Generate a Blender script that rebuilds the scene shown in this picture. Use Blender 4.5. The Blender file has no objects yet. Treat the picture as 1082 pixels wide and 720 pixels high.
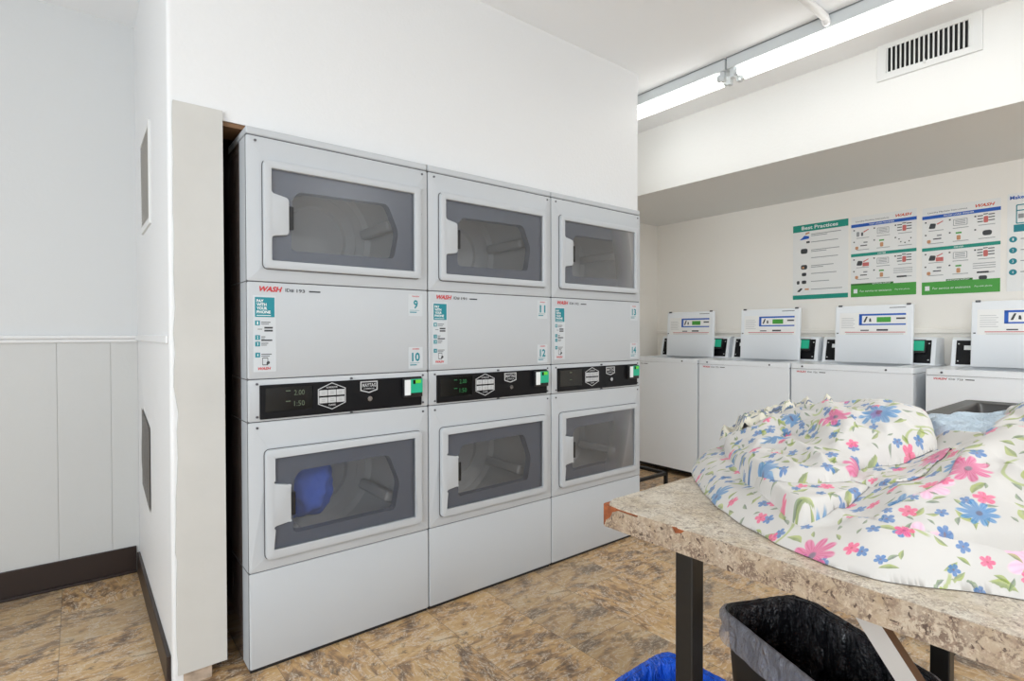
import bpy, bmesh, math, random
import numpy as np
from mathutils import Vector, Matrix, noise

# ------------------------------------------------------------------ camera, world, lights, exposure
S = bpy.context.scene
COL = S.collection
PI = math.pi

cam_d = bpy.data.cameras.new('camera')
cam = bpy.data.objects.new('camera', cam_d)
COL.objects.link(cam)
CAM_Z, YAW, PITCH, ROLL = 1.1459, 0.8966, -0.0129, -0.0020
F = Vector((math.cos(YAW) * math.cos(PITCH), math.sin(YAW) * math.cos(PITCH), math.sin(PITCH)))
R0 = Vector((math.sin(YAW), -math.cos(YAW), 0))
U0 = R0.cross(F)
Rr = math.cos(ROLL) * R0 + math.sin(ROLL) * U0
Ur = -math.sin(ROLL) * R0 + math.cos(ROLL) * U0
m = Matrix(((Rr.x, Ur.x, -F.x), (Rr.y, Ur.y, -F.y), (Rr.z, Ur.z, -F.z))).to_4x4()
m.translation = (0, 0, CAM_Z)
cam.matrix_world = m
cam_d.sensor_width = 36
cam_d.lens = 576.5 / 1082 * 36
cam_d.clip_start = 0.02
S.camera = cam

w = bpy.data.worlds.new('world')
S.world = w
w.use_nodes = True
w.node_tree.nodes['Background'].inputs[0].default_value = (0.80, 0.90, 1.0, 1)
w.node_tree.nodes['Background'].inputs[1].default_value = 1.0
S.view_settings.view_transform = 'Standard'
S.view_settings.look = 'None'
S.view_settings.gamma = 1
S.view_settings.use_curve_mapping = False
S.view_settings.exposure = -0.12
S.cycles.max_bounces = 10
S.cycles.diffuse_bounces = 6
S.cycles.transparent_max_bounces = 16
S.cycles.sample_clamp_indirect = 6

def area(name, loc, rot, sx, sy, power, col):
    l = bpy.data.lights.new(name, 'AREA')
    l.shape = 'RECTANGLE'; l.size = sx; l.size_y = sy; l.energy = power; l.color = col
    o = bpy.data.objects.new(name, l); COL.objects.link(o)
    o.location = loc; o.rotation_euler = rot
    return o
PW = dict(win=14, side=114, back=4, left=2, mid=50)
TUBE_E = 5.6         # strength of the fluorescent tubes
# daylight through the two large windows behind the camera, and unseen overhead fills added for brightness
area('window_daylight', (0.4, -3.10, 1.45), (PI / 2, 0, 0), 3.2, 1.5, PW['win'], (0.88, 0.95, 1.0))
area('side_window_daylight', (-2.5, -0.6, 1.45), (PI / 2, 0, -PI / 2), 3.0, 1.5, PW['side'], (0.88, 0.95, 1.0))
area('added_rear_fill', (0.7, -1.9, 2.56), (0, 0, 0), 0.3, 1.6, PW['back'], (1.0, 0.98, 0.95))  # added fill behind the camera, no fixture modelled
area('added_left_fill', (-0.9, 1.2, 2.56), (0, 0, 0), 0.3, 1.6, PW['left'], (1.0, 0.98, 0.95))  # added fill for the left side, no fixture modelled
area('added_middle_fill', (2.0, -1.35, 2.56), (0, 0, 0), 0.3, 1.4, PW['mid'], (0.95, 0.98, 1.0))  # added fill to brighten the washers and nook, no fixture modelled

CEIL = 2.655
WALL_Y = 2.04        # face of the wall over the dryers
SOFF_X, SOFF_Z = 3.33, 2.185
BACK_X = 4.43
NOOK_Y = 3.27
LEFT_Y = 3.19
SIDE_X = 0.235

# ------------------------------------------------------------------ materials
def lin(r, g, b):
    f = lambda c: (c / 255 / 12.92) if c / 255 <= 0.04045 else ((c / 255 + 0.055) / 1.055) ** 2.4
    return (f(r), f(g), f(b), 1)

def mat(name, rgb, rough=0.5, metal=0.0, spec=0.5, bump=0.0, bscale=60.0, coat=0.0, var=0.0, vscale=3.0):
    mt = bpy.data.materials.new(name); mt.use_nodes = True
    nt = mt.node_tree; b = nt.nodes['Principled BSDF']
    c = lin(*rgb)
    b.inputs['Base Color'].default_value = c
    b.inputs['Roughness'].default_value = rough
    b.inputs['Metallic'].default_value = metal
    b.inputs['Specular IOR Level'].default_value = spec
    b.inputs['Coat Weight'].default_value = coat
    if bump or var:
        tc = nt.nodes.new('ShaderNodeTexCoord')
    if bump:
        n = nt.nodes.new('ShaderNodeTexNoise'); n.inputs['Scale'].default_value = bscale; n.inputs['Detail'].default_value = 4
        bp = nt.nodes.new('ShaderNodeBump'); bp.inputs['Strength'].default_value = bump; bp.inputs['Distance'].default_value = 0.004
        nt.links.new(tc.outputs['Object'], n.inputs['Vector']); nt.links.new(n.outputs['Fac'], bp.inputs['Height'])
        nt.links.new(bp.outputs['Normal'], b.inputs['Normal'])
    if var:
        n = nt.nodes.new('ShaderNodeTexNoise'); n.inputs['Scale'].default_value = vscale; n.inputs['Detail'].default_value = 5
        nt.links.new(tc.outputs['Object'], n.inputs['Vector'])
        r = nt.nodes.new('ShaderNodeValToRGB')
        r.color_ramp.elements[0].position = 0.3; r.color_ramp.elements[1].position = 0.7
        r.color_ramp.elements[0].color = tuple(x * (1 - var) for x in c[:3]) + (1,)
        r.color_ramp.elements[1].color = tuple(min(1, x * (1 + var * 0.5)) for x in c[:3]) + (1,)
        nt.links.new(n.outputs['Fac'], r.inputs['Fac']); nt.links.new(r.outputs['Color'], b.inputs['Base Color'])
    return mt

def emis(name, rgb, strength):
    mt = mat(name, rgb, 0.5)
    b = mt.node_tree.nodes['Principled BSDF']
    b.inputs['Emission Color'].default_value = lin(*rgb); b.inputs['Emission Strength'].default_value = strength
    return mt

def pane_mat(name, tint, rough=0.03, haze=0.0):
    mt = bpy.data.materials.new(name); mt.use_nodes = True
    nt = mt.node_tree; nt.nodes.remove(nt.nodes['Principled BSDF'])
    out = nt.nodes['Material Output']
    tr = nt.nodes.new('ShaderNodeBsdfTransparent'); tr.inputs[0].default_value = tuple(tint) + (1,)
    gl = nt.nodes.new('ShaderNodeBsdfGlossy'); gl.inputs['Roughness'].default_value = rough
    fr = nt.nodes.new('ShaderNodeFresnel'); fr.inputs[0].default_value = 1.28
    df = nt.nodes.new('ShaderNodeBsdfDiffuse'); df.inputs[0].default_value = (0.55, 0.57, 0.60, 1)  # grey share mixed in to imitate the room's veiling reflection
    m2 = nt.nodes.new('ShaderNodeMixShader'); m2.inputs[0].default_value = haze
    nt.links.new(tr.outputs[0], m2.inputs[1]); nt.links.new(df.outputs[0], m2.inputs[2]); tr = m2
    mx = nt.nodes.new('ShaderNodeMixShader')
    nt.links.new(fr.outputs[0], mx.inputs[0]); nt.links.new(tr.outputs[0], mx.inputs[1]); nt.links.new(gl.outputs[0], mx.inputs[2])
    nt.links.new(mx.outputs[0], out.inputs[0])
    return mt

M = {}
M['wall'] = mat('painted_wall', (228, 229, 230), 0.55, bump=0.25, bscale=90)
M['wall_left'] = mat('painted_panel_wall', (214, 216, 217), 0.5, bump=0.15, bscale=70)
M['nook'] = mat('nook_wall_paint', (247, 243, 236), 0.6, bump=0.2, bscale=90)
M['soffit'] = mat('soffit_paint', (232, 232, 230), 0.6, bump=0.2, bscale=80)
M['ceiling'] = mat('ceiling_paint', (246, 249, 252), 0.7, bump=0.2, bscale=100)
M['board'] = mat('painted_board', (200, 199, 195), 0.5, bump=0.15, bscale=40, var=0.04, vscale=6)
M['wood'] = mat('raw_plywood', (120, 88, 60), 0.6, bump=0.3, var=0.3, vscale=9)
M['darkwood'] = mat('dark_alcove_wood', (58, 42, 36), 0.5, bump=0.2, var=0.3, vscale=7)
M['stub'] = mat('wood_block', (190, 170, 150), 0.7, var=0.35, vscale=30)
M['base'] = mat('dark_vinyl_baseboard', (44, 32, 28), 0.4)
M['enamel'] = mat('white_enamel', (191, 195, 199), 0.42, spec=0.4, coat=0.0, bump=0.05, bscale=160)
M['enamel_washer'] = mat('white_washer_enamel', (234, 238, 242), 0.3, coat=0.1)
M['sidepanel'] = mat('gap_shaded_side', (118, 104, 98), 0.18, coat=0.4)  # shade and brown reflection of the gap put into the colour
M['seam'] = mat('seam_gasket_grey', (92, 92, 94), 0.7)  # flat grey for joints and door gaskets
M['screw'] = mat('screw_metal', (95, 95, 100), 0.35, metal=0.6)
M['bezel'] = mat('door_bezel_grey', (98, 104, 117), 0.38, bump=0.05)
M['drum'] = mat('drum_steel', (204, 203, 200), 0.5, metal=0.0, var=0.1, vscale=4)
M['drumdark'] = mat('drum_rib', (176, 175, 172), 0.45)
M['pane'] = pane_mat('door_pane', (0.94, 0.945, 0.955), 0.28, 0.05)
M['black'] = mat('black_panel', (13, 14, 18), 0.4, spec=0.25)
M['blackmatte'] = mat('black_plastic', (26, 26, 28), 0.5)
M['blackmetal'] = mat('black_steel', (22, 22, 22), 0.4, var=0.2, vscale=60)
M['display'] = mat('display_window', (12, 14, 13), 0.15)
M['led'] = emis('led_digits', (92, 104, 84), 0.04)
M['ledg'] = emis('green_led_digits', (30, 110, 60), 0.15)
M['silver'] = mat('silver_print', (196, 198, 200), 0.4)
M['chrome'] = mat('chrome_lock', (200, 200, 202), 0.2, metal=1)
M['green'] = mat('reader_green', (30, 178, 140), 0.35)
M['lime'] = mat('reader_lime', (110, 215, 60), 0.35)
M['white'] = mat('white_print', (235, 238, 238), 0.5)
M['paper'] = mat('poster_paper', (240, 240, 238), 0.35)
M['sticker'] = mat('sticker_vinyl', (202, 207, 211), 0.35)
M['teal'] = mat('teal_print', (8, 132, 146), 0.45)
M['tealgreen'] = mat('teal_green_print', (20, 148, 130), 0.45)
M['red'] = mat('red_print', (200, 42, 48), 0.5)
M['orange'] = mat('orange_red_print', (214, 88, 62), 0.5)
M['dark'] = mat('dark_print', (60, 62, 66), 0.5)
M['greyp'] = mat('grey_print', (150, 152, 154), 0.5)
M['lightp'] = mat('light_grey_print', (190, 191, 192), 0.5)
M['blue'] = mat('blue_print', (25, 92, 190), 0.45)
M['grass'] = mat('green_print', (72, 160, 62), 0.45)
M['dgrass'] = mat('dark_green_print', (48, 110, 44), 0.45)
M['pink'] = mat('pink_print', (205, 110, 105), 0.5)
M['tan'] = mat('tan_print', (205, 150, 110), 0.5)
M['greymetal'] = mat('grey_fixture_metal', (205, 210, 212), 0.35)
M['fixdark'] = mat('fixture_edge', (120, 124, 126), 0.5)
M['tube'] = emis('lit_tube', (255, 253, 248), TUBE_E)
M['ventdark'] = mat('duct_dark', (18, 18, 20), 0.8)
M['ventwhite'] = mat('vent_white', (225, 226, 225), 0.4)
M['meshgrey'] = mat('mesh_grey', (176, 174, 170), 0.5)
M['brown'] = mat('particle_board', (150, 82, 45), 0.8, bump=0.8, bscale=150, var=0.45, vscale=60)
M['brace'] = mat('grey_brace', (176, 172, 168), 0.5)
M['braceside'] = mat('brown_brace_side', (112, 82, 56), 0.6)
M['bluecloth'] = mat('blue_fabric', (70, 105, 205), 0.9, bump=0.5, bscale=30)
M['towel'] = mat('pale_blue_terry', (186, 200, 211), 0.95, bump=1.0, bscale=260, var=0.08, vscale=25)
M['film'] = pane_mat('clear_film', (0.9, 0.9, 0.9), 0.12)

def nodes(mt):
    return mt.node_tree.nodes, mt.node_tree.links

class NB:
    """small helper that wires math nodes"""
    def __init__(self, mt):
        self.n, self.l = mt.node_tree.nodes, mt.node_tree.links
    def _in(self, sock, v):
        if isinstance(v, (int, float)): sock.default_value = v
        elif isinstance(v, tuple): sock.default_value = v
        else: self.l.new(v, sock)
    def m(self, op, a, b=0.0, c=0.0):
        k = self.n.new('ShaderNodeMath'); k.operation = op
        self._in(k.inputs[0], a); self._in(k.inputs[1], b); self._in(k.inputs[2], c)
        return k.outputs[0]
    def v(self, op, a, b=(0, 0, 0), s=1.0):
        k = self.n.new('ShaderNodeVectorMath'); k.operation = op
        self._in(k.inputs[0], a); self._in(k.inputs[1], b)
        if op == 'SCALE': self._in(k.inputs['Scale'], s)
        return k.outputs['Value'] if op in ('LENGTH', 'DOT_PRODUCT', 'DISTANCE') else k.outputs[0]
    def sep(self, a):
        k = self.n.new('ShaderNodeSeparateXYZ'); self._in(k.inputs[0], a); return k.outputs
    def comb(self, x, y, z=0.0):
        k = self.n.new('ShaderNodeCombineXYZ'); self._in(k.inputs[0], x); self._in(k.inputs[1], y); self._in(k.inputs[2], z); return k.outputs[0]
    def noise(self, vec, scale, detail=3.0, rough=0.5, dist=0.0, w=None):
        k = self.n.new('ShaderNodeTexNoise'); k.inputs['Scale'].default_value = scale
        k.inputs['Detail'].default_value = detail; k.inputs['Roughness'].default_value = rough; k.inputs['Distortion'].default_value = dist
        self._in(k.inputs['Vector'], vec); return k.outputs['Fac']
    def mix(self, f, a, b):
        k = self.n.new('ShaderNodeMix'); k.data_type = 'RGBA'
        self._in(k.inputs[0], f)
        for sock, v in ((k.inputs[6], a), (k.inputs[7], b)):
            self._in(sock, v)
        return k.outputs[2]
    def step(self, x, lo, hi):
        k = self.n.new('ShaderNodeMapRange'); k.interpolation_type = 'SMOOTHSTEP'
        self._in(k.inputs[0], x); k.inputs[1].default_value = lo; k.inputs[2].default_value = hi
        return k.outputs[0]
    def ramp(self, f, stops):
        k = self.n.new('ShaderNodeValToRGB'); e = k.color_ramp.elements
        e[0].position, e[0].color = stops[0][0], lin(*stops[0][1])
        e[1].position, e[1].color = stops[-1][0], lin(*stops[-1][1])
        for p, c in stops[1:-1]:
            q = e.new(p); q.color = lin(*c)
        self._in(k.inputs[0], f); return k.outputs[0]

def floor_material():
    mt = mat('stone_look_vinyl_tile', (170, 140, 105), 0.32)
    b = NB(mt); P = b.n.new('ShaderNodeTexCoord').outputs['Object']
    x, y, _ = b.sep(P)
    T = 0.2945
    gx = b.m('DIVIDE', b.m('SUBTRACT', x, 0.825), T); gy = b.m('DIVIDE', b.m('SUBTRACT', y, 1.70), T)
    cx, cy = b.m('FLOOR', gx), b.m('FLOOR', gy)
    wn = b.n.new('ShaderNodeTexWhiteNoise'); b.l.new(b.comb(cx, cy, 3.0), wn.inputs['Vector'])
    rnd = wn.outputs['Color']; rx, ry, rz = b.sep(rnd)
    fx = b.m('SUBTRACT', gx, cx); fy = b.m('SUBTRACT', gy, cy)
    # each tile turned by a quarter at random, pattern drawn inside the tile
    flip = b.m('GREATER_THAN', rx, 0.72)
    px = b.m('ADD', b.m('MULTIPLY', fx, b.m('SUBTRACT', 1.0, flip)), b.m('MULTIPLY', fy, flip))
    py = b.m('ADD', b.m('MULTIPLY', fy, b.m('SUBTRACT', 1.0, flip)), b.m('MULTIPLY', fx, flip))
    off = b.m('MULTIPLY', b.m('FLOOR', b.m('MULTIPLY', rz, 5.0)), 7.3)
    v = b.comb(b.m('ADD', b.m('MULTIPLY', px, 1.0), off), b.m('ADD', b.m('MULTIPLY', py, 1.9), b.m('MULTIPLY', off, 0.7)), off)
    big = b.noise(v, 1.5, 4, 0.55, 0.9)
    fine = b.noise(v, 5.5, 7, 0.68, 0.5)
    fleck = b.noise(v, 20.0, 5, 0.75, 0.2)
    f1 = b.m('ADD', b.m('MULTIPLY', big, 0.62), b.m('MULTIPLY', fine, 0.38))
    col = b.ramp(f1, [(0.36, (100, 82, 66)), (0.43, (142, 114, 86)), (0.485, (190, 152, 106)), (0.56, (204, 170, 122)), (0.64, (214, 194, 164))])
    vein = b.m('ABSOLUTE', b.m('SUBTRACT', b.noise(v, 2.6, 7, 0.68, 1.3), 0.5))
    veinm = b.m('MULTIPLY', b.m('SUBTRACT', 1.0, b.step(vein, 0.0, 0.032)), b.step(fleck, 0.38, 0.54))
    col = b.mix(b.m('MULTIPLY', veinm, 0.9), col, lin(222, 210, 192))
    dk = b.m('MULTIPLY', b.step(b.noise(v, 3.4, 6, 0.7, 0.8), 0.54, 0.62), b.step(fleck, 0.34, 0.54))
    col = b.mix(b.m('MULTIPLY', dk, 0.8), col, lin(92, 72, 56))
    tint = b.m('MULTIPLY', b.step(ry, 0.65, 0.75), 0.55)
    col = b.mix(tint, col, b.mix(0.5, col, lin(142, 132, 116)))
    ex = b.m('MINIMUM', fx, b.m('SUBTRACT', 1.0, fx)); ey = b.m('MINIMUM', fy, b.m('SUBTRACT', 1.0, fy))
    e = b.m('MINIMUM', ex, ey)
    g = b.m('SUBTRACT', 1.0, b.step(e, 0.002, 0.007))
    col = b.mix(b.m('MULTIPLY', g, 0.55), col, lin(86, 70, 58))
    p = b.n['Principled BSDF']; b.l.new(col, p.inputs['Base Color'])
    bp = b.n.new('ShaderNodeBump'); bp.inputs['Strength'].default_value = 0.25; bp.inputs['Distance'].default_value = 0.002
    b.l.new(fine, bp.inputs['Height']); b.l.new(bp.outputs[0], p.inputs['Normal'])
    return mt

def laminate(name, scale, base, contrast):
    mt = mat(name, base, 0.34)
    b = NB(mt); P = b.n.new('ShaderNodeTexCoord').outputs['Object']
    n1 = b.noise(P, 7 * scale, 5, 0.6, 0.8); n2 = b.noise(P, 60 * scale, 6, 0.75, 0.3); n3 = b.noise(P, 30 * scale, 6, 0.75, 1.0)
    n4 = b.noise(P, 130 * scale, 4, 0.7, 0.2); n5 = b.noise(P, 14 * scale, 4, 0.6, 0.6)
    col = b.mix(b.step(n1, 0.35, 0.65), lin(*tuple(int(c * f) for c, f in zip(base, (0.90, 0.86, 0.80)))), lin(*base))
    col = b.mix(b.m('MULTIPLY', b.step(n2, 0.46, 0.62), 0.65), col, lin(*tuple(min(255, int(c * 1.10)) for c in base)))
    gate = b.step(n5, 0.40, 0.62)
    sp = b.m('MULTIPLY', b.m('MULTIPLY', b.step(n3, 0.44, 0.52), b.step(n4, 0.40, 0.50)), b.m('ADD', 0.35, b.m('MULTIPLY', gate, 0.65)))
    col = b.mix(b.m('MULTIPLY', sp, contrast), col, lin(112, 94, 82))
    sp2 = b.m('MULTIPLY', b.step(n2, 0.50, 0.58), b.step(n4, 0.44, 0.54))
    col = b.mix(b.m('MULTIPLY', sp2, contrast * 0.8), col, lin(150, 128, 110))
    sp3 = b.m('MULTIPLY', b.step(b.noise(P, 48 * scale, 3, 0.6, 0.6), 0.60, 0.65), contrast)
    col = b.mix(sp3, col, lin(84, 68, 60))
    b.l.new(col, b.n['Principled BSDF'].inputs['Base Color'])
    return mt

def floral(name, ground, layers):
    """printed cotton: every layer = (kind, scale, seed, gate, size, [colours], petals)"""
    mt = mat(name, ground, 0.85)
    b = NB(mt); uv = b.n.new('ShaderNodeUVMap').outputs[0]
    warp = b.n.new('ShaderNodeTexNoise'); warp.inputs['Scale'].default_value = 9; b.l.new(uv, warp.inputs['Vector'])
    uv = b.v('ADD', uv, b.v('SCALE', b.v('SUBTRACT', warp.outputs['Color'], (0.5, 0.5, 0.5)), s=0.018))
    col = b.mix(b.step(b.noise(uv, 6, 3), 0.35, 0.7), lin(*ground), lin(*tuple(min(255, c + 5) for c in ground)))
    for kind, sc, seed, gate, size, cols, pet in layers:
        q = b.v('ADD', b.v('SCALE', uv, s=float(sc)), (seed * 3.17, seed * 1.73, 0.0))
        vo = b.n.new('ShaderNodeTexVoronoi'); vo.voronoi_dimensions = '2D'; vo.inputs['Scale'].default_value = 1.0
        vo.inputs['Randomness'].default_value = 0.72; b.l.new(q, vo.inputs['Vector'])
        d = b.v('SUBTRACT', q, vo.outputs['Position']); dx, dy, _ = b.sep(d)
        cr, cg, cb = b.sep(vo.outputs['Color'])
        r = b.m('SQRT', b.m('ADD', b.m('MULTIPLY', dx, dx), b.m('MULTIPLY', dy, dy)))
        on = b.m('GREATER_THAN', cr, gate)
        s = b.m('MULTIPLY', b.m('ADD', 0.7, b.m('MULTIPLY', cg, 0.45)), size)
        ang = b.m('ADD', b.m('ARCTAN2', dy, dx), b.m('MULTIPLY', cb, 6.28))
        tone = b.noise(q, 5.0, 3, 0.6)
        if kind == 'flower':
            pr = b.m('ABSOLUTE', b.m('COSINE', b.m('MULTIPLY', ang, pet / 2)))
            pr = b.m('ADD', 0.42, b.m('MULTIPLY', b.m('POWER', pr, 0.6), 0.58))
            lim = b.m('MULTIPLY', pr, s)
            k = b.m('DIVIDE', r, lim)
            mask = b.m('SUBTRACT', 1.0, b.step(k, 0.86, 1.0))
            streak = b.m('ABSOLUTE', b.m('COSINE', b.m('MULTIPLY', ang, pet * 1.5)))
            c = b.mix(b.m('MULTIPLY', streak, 0.7), lin(*cols[0]), lin(*cols[1]))
            c = b.mix(b.step(k, 0.45, 1.0), b.mix(0.4, c, lin(*cols[0])), c)
            c = b.mix(b.m('SUBTRACT', 1.0, b.step(b.m('DIVIDE', r, s), 0.10, 0.20)), c, lin(*cols[2]))
            wear = b.m('MULTIPLY', mask, b.m('ADD', 0.62, b.m('MULTIPLY', tone, 0.55)))
        elif kind == 'leaf':
            ca, sa = b.m('COSINE', ang), b.m('SINE', ang)
            a2 = b.m('MULTIPLY', cb, 6.28); ca, sa = b.m('COSINE', a2), b.m('SINE', a2)
            lx = b.m('ADD', b.m('MULTIPLY', dx, ca), b.m('MULTIPLY', dy, sa)); ly = b.m('SUBTRACT', b.m('MULTIPLY', dy, ca), b.m('MULTIPLY', dx, sa))
            ly = b.m('ADD', ly, b.m('MULTIPLY', b.m('MULTIPLY', lx, lx), 0.8))
            ex = b.m('DIVIDE', lx, s); ey = b.m('DIVIDE', ly, b.m('MULTIPLY', s, 0.34))
            k = b.m('ADD', b.m('ABSOLUTE', b.m('POWER', b.m('ABSOLUTE', ex), 1.6)), b.m('ABSOLUTE', ey))
            mask = b.m('SUBTRACT', 1.0, b.step(k, 0.8, 1.0))
            c = b.mix(b.step(ey, -0.3, 0.3), lin(*cols[0]), lin(*cols[1]))
            wear = b.m('MULTIPLY', mask, b.m('ADD', 0.5, b.m('MULTIPLY', tone, 0.6)))
        else:  # curved stem: thin ring piece
            k = b.m('ABSOLUTE', b.m('SUBTRACT', r, b.m('MULTIPLY', s, 1.0)))
            arc = b.step(b.m('COSINE', ang), 0.35, 0.6)
            mask = b.m('MULTIPLY', b.m('SUBTRACT', 1.0, b.step(k, 0.012, 0.035)), arc)
            c = b.mix(0.0, lin(*cols[0]), lin(*cols[1])); wear = b.m('MULTIPLY', mask, 0.75)
        wear = b.m('MINIMUM', b.m('MULTIPLY', b.m('MULTIPLY', wear, 0.88), on), 1.0)
        col = b.mix(wear, col, c)
    p = b.n['Principled BSDF']; b.l.new(col, p.inputs['Base Color'])
    bp = b.n.new('ShaderNodeBump'); bp.inputs['Strength'].default_value = 0.35; bp.inputs['Distance'].default_value = 0.003
    b.l.new(b.noise(uv, 40, 5, 0.6), bp.inputs['Height']); b.l.new(bp.outputs[0], p.inputs['Normal'])
    p.inputs['Sheen Weight'].default_value = 0.15
    return mt

def bag_material(name, rgb, crinkle, alpha):
    mt = mat(name, rgb, 0.2, spec=0.8)
    b = NB(mt); P = b.n.new('ShaderNodeTexCoord').outputs['Object']
    st = b.v('MULTIPLY', P, (1.0, 1.0, 0.35))
    n = b.noise(st, crinkle, 5, 0.6, 1.5)
    bp = b.n.new('ShaderNodeBump'); bp.inputs['Strength'].default_value = 1.0; bp.inputs['Distance'].default_value = 0.045
    b.l.new(n, bp.inputs['Height']); p = b.n['Principled BSDF']; b.l.new(bp.outputs[0], p.inputs['Normal'])
    p.inputs['Alpha'].default_value = alpha
    return mt

def clear_bag(name):
    mt = bpy.data.materials.new(name); mt.use_nodes = True
    nt = mt.node_tree; nt.nodes.remove(nt.nodes['Principled BSDF']); b = NB(mt)
    P = b.n.new('ShaderNodeTexCoord').outputs['Object']
    h = b.m('ADD', b.noise(b.v('MULTIPLY', P, (1.0, 1.0, 0.22)), 30, 5, 0.65, 2.0), b.m('MULTIPLY', b.noise(P, 14, 3, 0.5, 1.0), 0.8))
    bp = b.n.new('ShaderNodeBump'); bp.inputs['Strength'].default_value = 1.0; bp.inputs['Distance'].default_value = 0.035
    b.l.new(h, bp.inputs['Height'])
    tr = b.n.new('ShaderNodeBsdfTransparent'); df = b.n.new('ShaderNodeBsdfDiffuse'); df.inputs[0].default_value = (0.62, 0.63, 0.72, 1)
    gl = b.n.new('ShaderNodeBsdfGlossy'); gl.inputs['Roughness'].default_value = 0.2
    lw = b.n.new('ShaderNodeLayerWeight'); lw.inputs['Blend'].default_value = 0.32
    for k in (df, gl, lw): b.l.new(bp.outputs[0], k.inputs['Normal'])
    m1 = b.n.new('ShaderNodeMixShader'); m1.inputs[0].default_value = 0.42
    b.l.new(tr.outputs[0], m1.inputs[1]); b.l.new(df.outputs[0], m1.inputs[2])
    m2 = b.n.new('ShaderNodeMixShader'); b.l.new(lw.outputs['Fresnel'], m2.inputs[0]); b.l.new(m1.outputs[0], m2.inputs[1]); b.l.new(gl.outputs[0], m2.inputs[2])
    b.l.new(m2.outputs[0], nt.nodes['Material Output'].inputs[0])
    return mt
M['floor'] = floor_material()
M['lam'] = laminate('granite_look_laminate_top', 1.9, (204, 196, 181), 0.62)
M['lamedge'] = laminate('granite_look_laminate_edge', 1.55, (180, 166, 148), 1.0)
PK = [(196, 62, 116), (226, 128, 172), (112, 84, 110)]
BL = [(40, 108, 166), (108, 166, 204), (60, 70, 110)]
LF = [(112, 132, 36), (158, 170, 74)]
M['floral'] = floral('floral_cotton', (197, 193, 188), [
    ('stem', 9, 5.1, 0.35, 0.32, [(150, 165, 80)] * 2, 0),
    ('flower', 6.5, 8.3, 0.72, 0.26, [(238, 170, 200), (246, 205, 222), (225, 150, 185)], 7),
    ('leaf', 17, 1.3, 0.25, 0.34, LF, 0),
    ('leaf', 24, 6.4, 0.40, 0.32, [(98, 120, 34), (146, 160, 66)], 0),
    ('leaf', 30, 4.2, 0.60, 0.32, [(80, 100, 80), (120, 140, 100)], 0),
    ('flower', 26, 2.6, 0.50, 0.32, [(38, 92, 156), (84, 142, 192), (90, 80, 110)], 5),
    ('flower', 20, 9.9, 0.76, 0.28, [(215, 60, 110), (235, 120, 160), (190, 50, 90)], 5),
    ('flower', 5.2, 3.7, 0.60, 0.20, BL, 10),
    ('flower', 5.2, 7.1, 0.52, 0.20, PK, 9),
])
M['navyfloral'] = floral('navy_floral_cotton', (204, 198, 182), [
    ('leaf', 34, 1.9, 0.2, 0.36, [(70, 110, 80), (150, 160, 80)], 0),
    ('leaf', 40, 7.9, 0.3, 0.36, [(60, 90, 90), (110, 130, 70)], 0),
    ('flower', 30, 2.2, 0.25, 0.40, [(30, 50, 95), (90, 130, 180), (40, 40, 60)], 6),
    ('leaf', 30, 4.4, 0.5, 0.30, [(50, 70, 90), (60, 90, 110)], 0),
])
M['liner'] = clear_bag('clear_bag')
M['blackbag'] = bag_material('shiny_black_bag', (34, 34, 38), 20, 1.0)
M['blueliner'] = bag_material('blue_bag', (40, 112, 255), 26, 1.0)

# ------------------------------------------------------------------ mesh helpers
def finish(name, bm, mt, parent=None, smooth=False, auto=None):
    bmesh.ops.recalc_face_normals(bm, faces=bm.faces)
    me = bpy.data.meshes.new(name); bm.to_mesh(me); bm.free()
    if isinstance(mt, (list, tuple)):
        for x in mt: me.materials.append(x)
    else: me.materials.append(mt)
    if smooth:
        for p in me.polygons: p.use_smooth = True
        if auto:
            me.set_sharp_from_angle(angle=math.radians(auto))
    o = bpy.data.objects.new(name, me); COL.objects.link(o)
    if parent: o.parent = parent
    return o

def islands(name, bm, mt, parent):
    """every loose piece of bm becomes an object of its own"""
    bm.verts.ensure_lookup_table(); seen = set()
    for v0 in bm.verts:
        if v0 in seen: continue
        st, isl = [v0], []
        seen.add(v0)
        while st:
            v = st.pop(); isl.append(v)
            for e in v.link_edges:
                o_ = e.other_vert(v)
                if o_ not in seen: seen.add(o_); st.append(o_)
        mp = {}; nb = bmesh.new()
        for v in isl: mp[v] = nb.verts.new(v.co)
        for f in {f for v in isl for f in v.link_faces}: nb.faces.new([mp[v] for v in f.verts])
        finish(name, nb, mt, parent)
    bm.free()

def thing(name, label, cat, loc=(0, 0, 0), rz=0.0, group=None):
    o = bpy.data.objects.new(name, None); COL.objects.link(o)
    o.empty_display_size = 0.1
    o.location = loc; o.rotation_euler = (0, 0, rz)
    o['label'] = label; o['category'] = cat
    if group: o['group'] = group
    return o

def tag(o, label, cat, group=None):
    o['label'] = label; o['category'] = cat
    if group: o['group'] = group
    return o

def struct(name, bm, mt, smooth=False):
    o = finish(name, bm, mt, None, smooth); o['kind'] = 'structure'; return o

def box(bm, x0, x1, y0, y1, z0, z1, bev=0.0, seg=2):
    r = bmesh.ops.create_cube(bm, size=1.0)
    vs = r['verts']
    for v in vs:
        v.co = Vector((x0 + (v.co.x + 0.5) * (x1 - x0), y0 + (v.co.y + 0.5) * (y1 - y0), z0 + (v.co.z + 0.5) * (z1 - z0)))
    if bev > 0:
        es = list({e for v in vs for e in v.link_edges})
        bmesh.ops.bevel(bm, geom=es, offset=bev, segments=seg, profile=0.5, affect='EDGES')
    return bm

def B(): return bmesh.new()

def bx(*a, **k): return box(B(), *a, **k)

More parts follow.
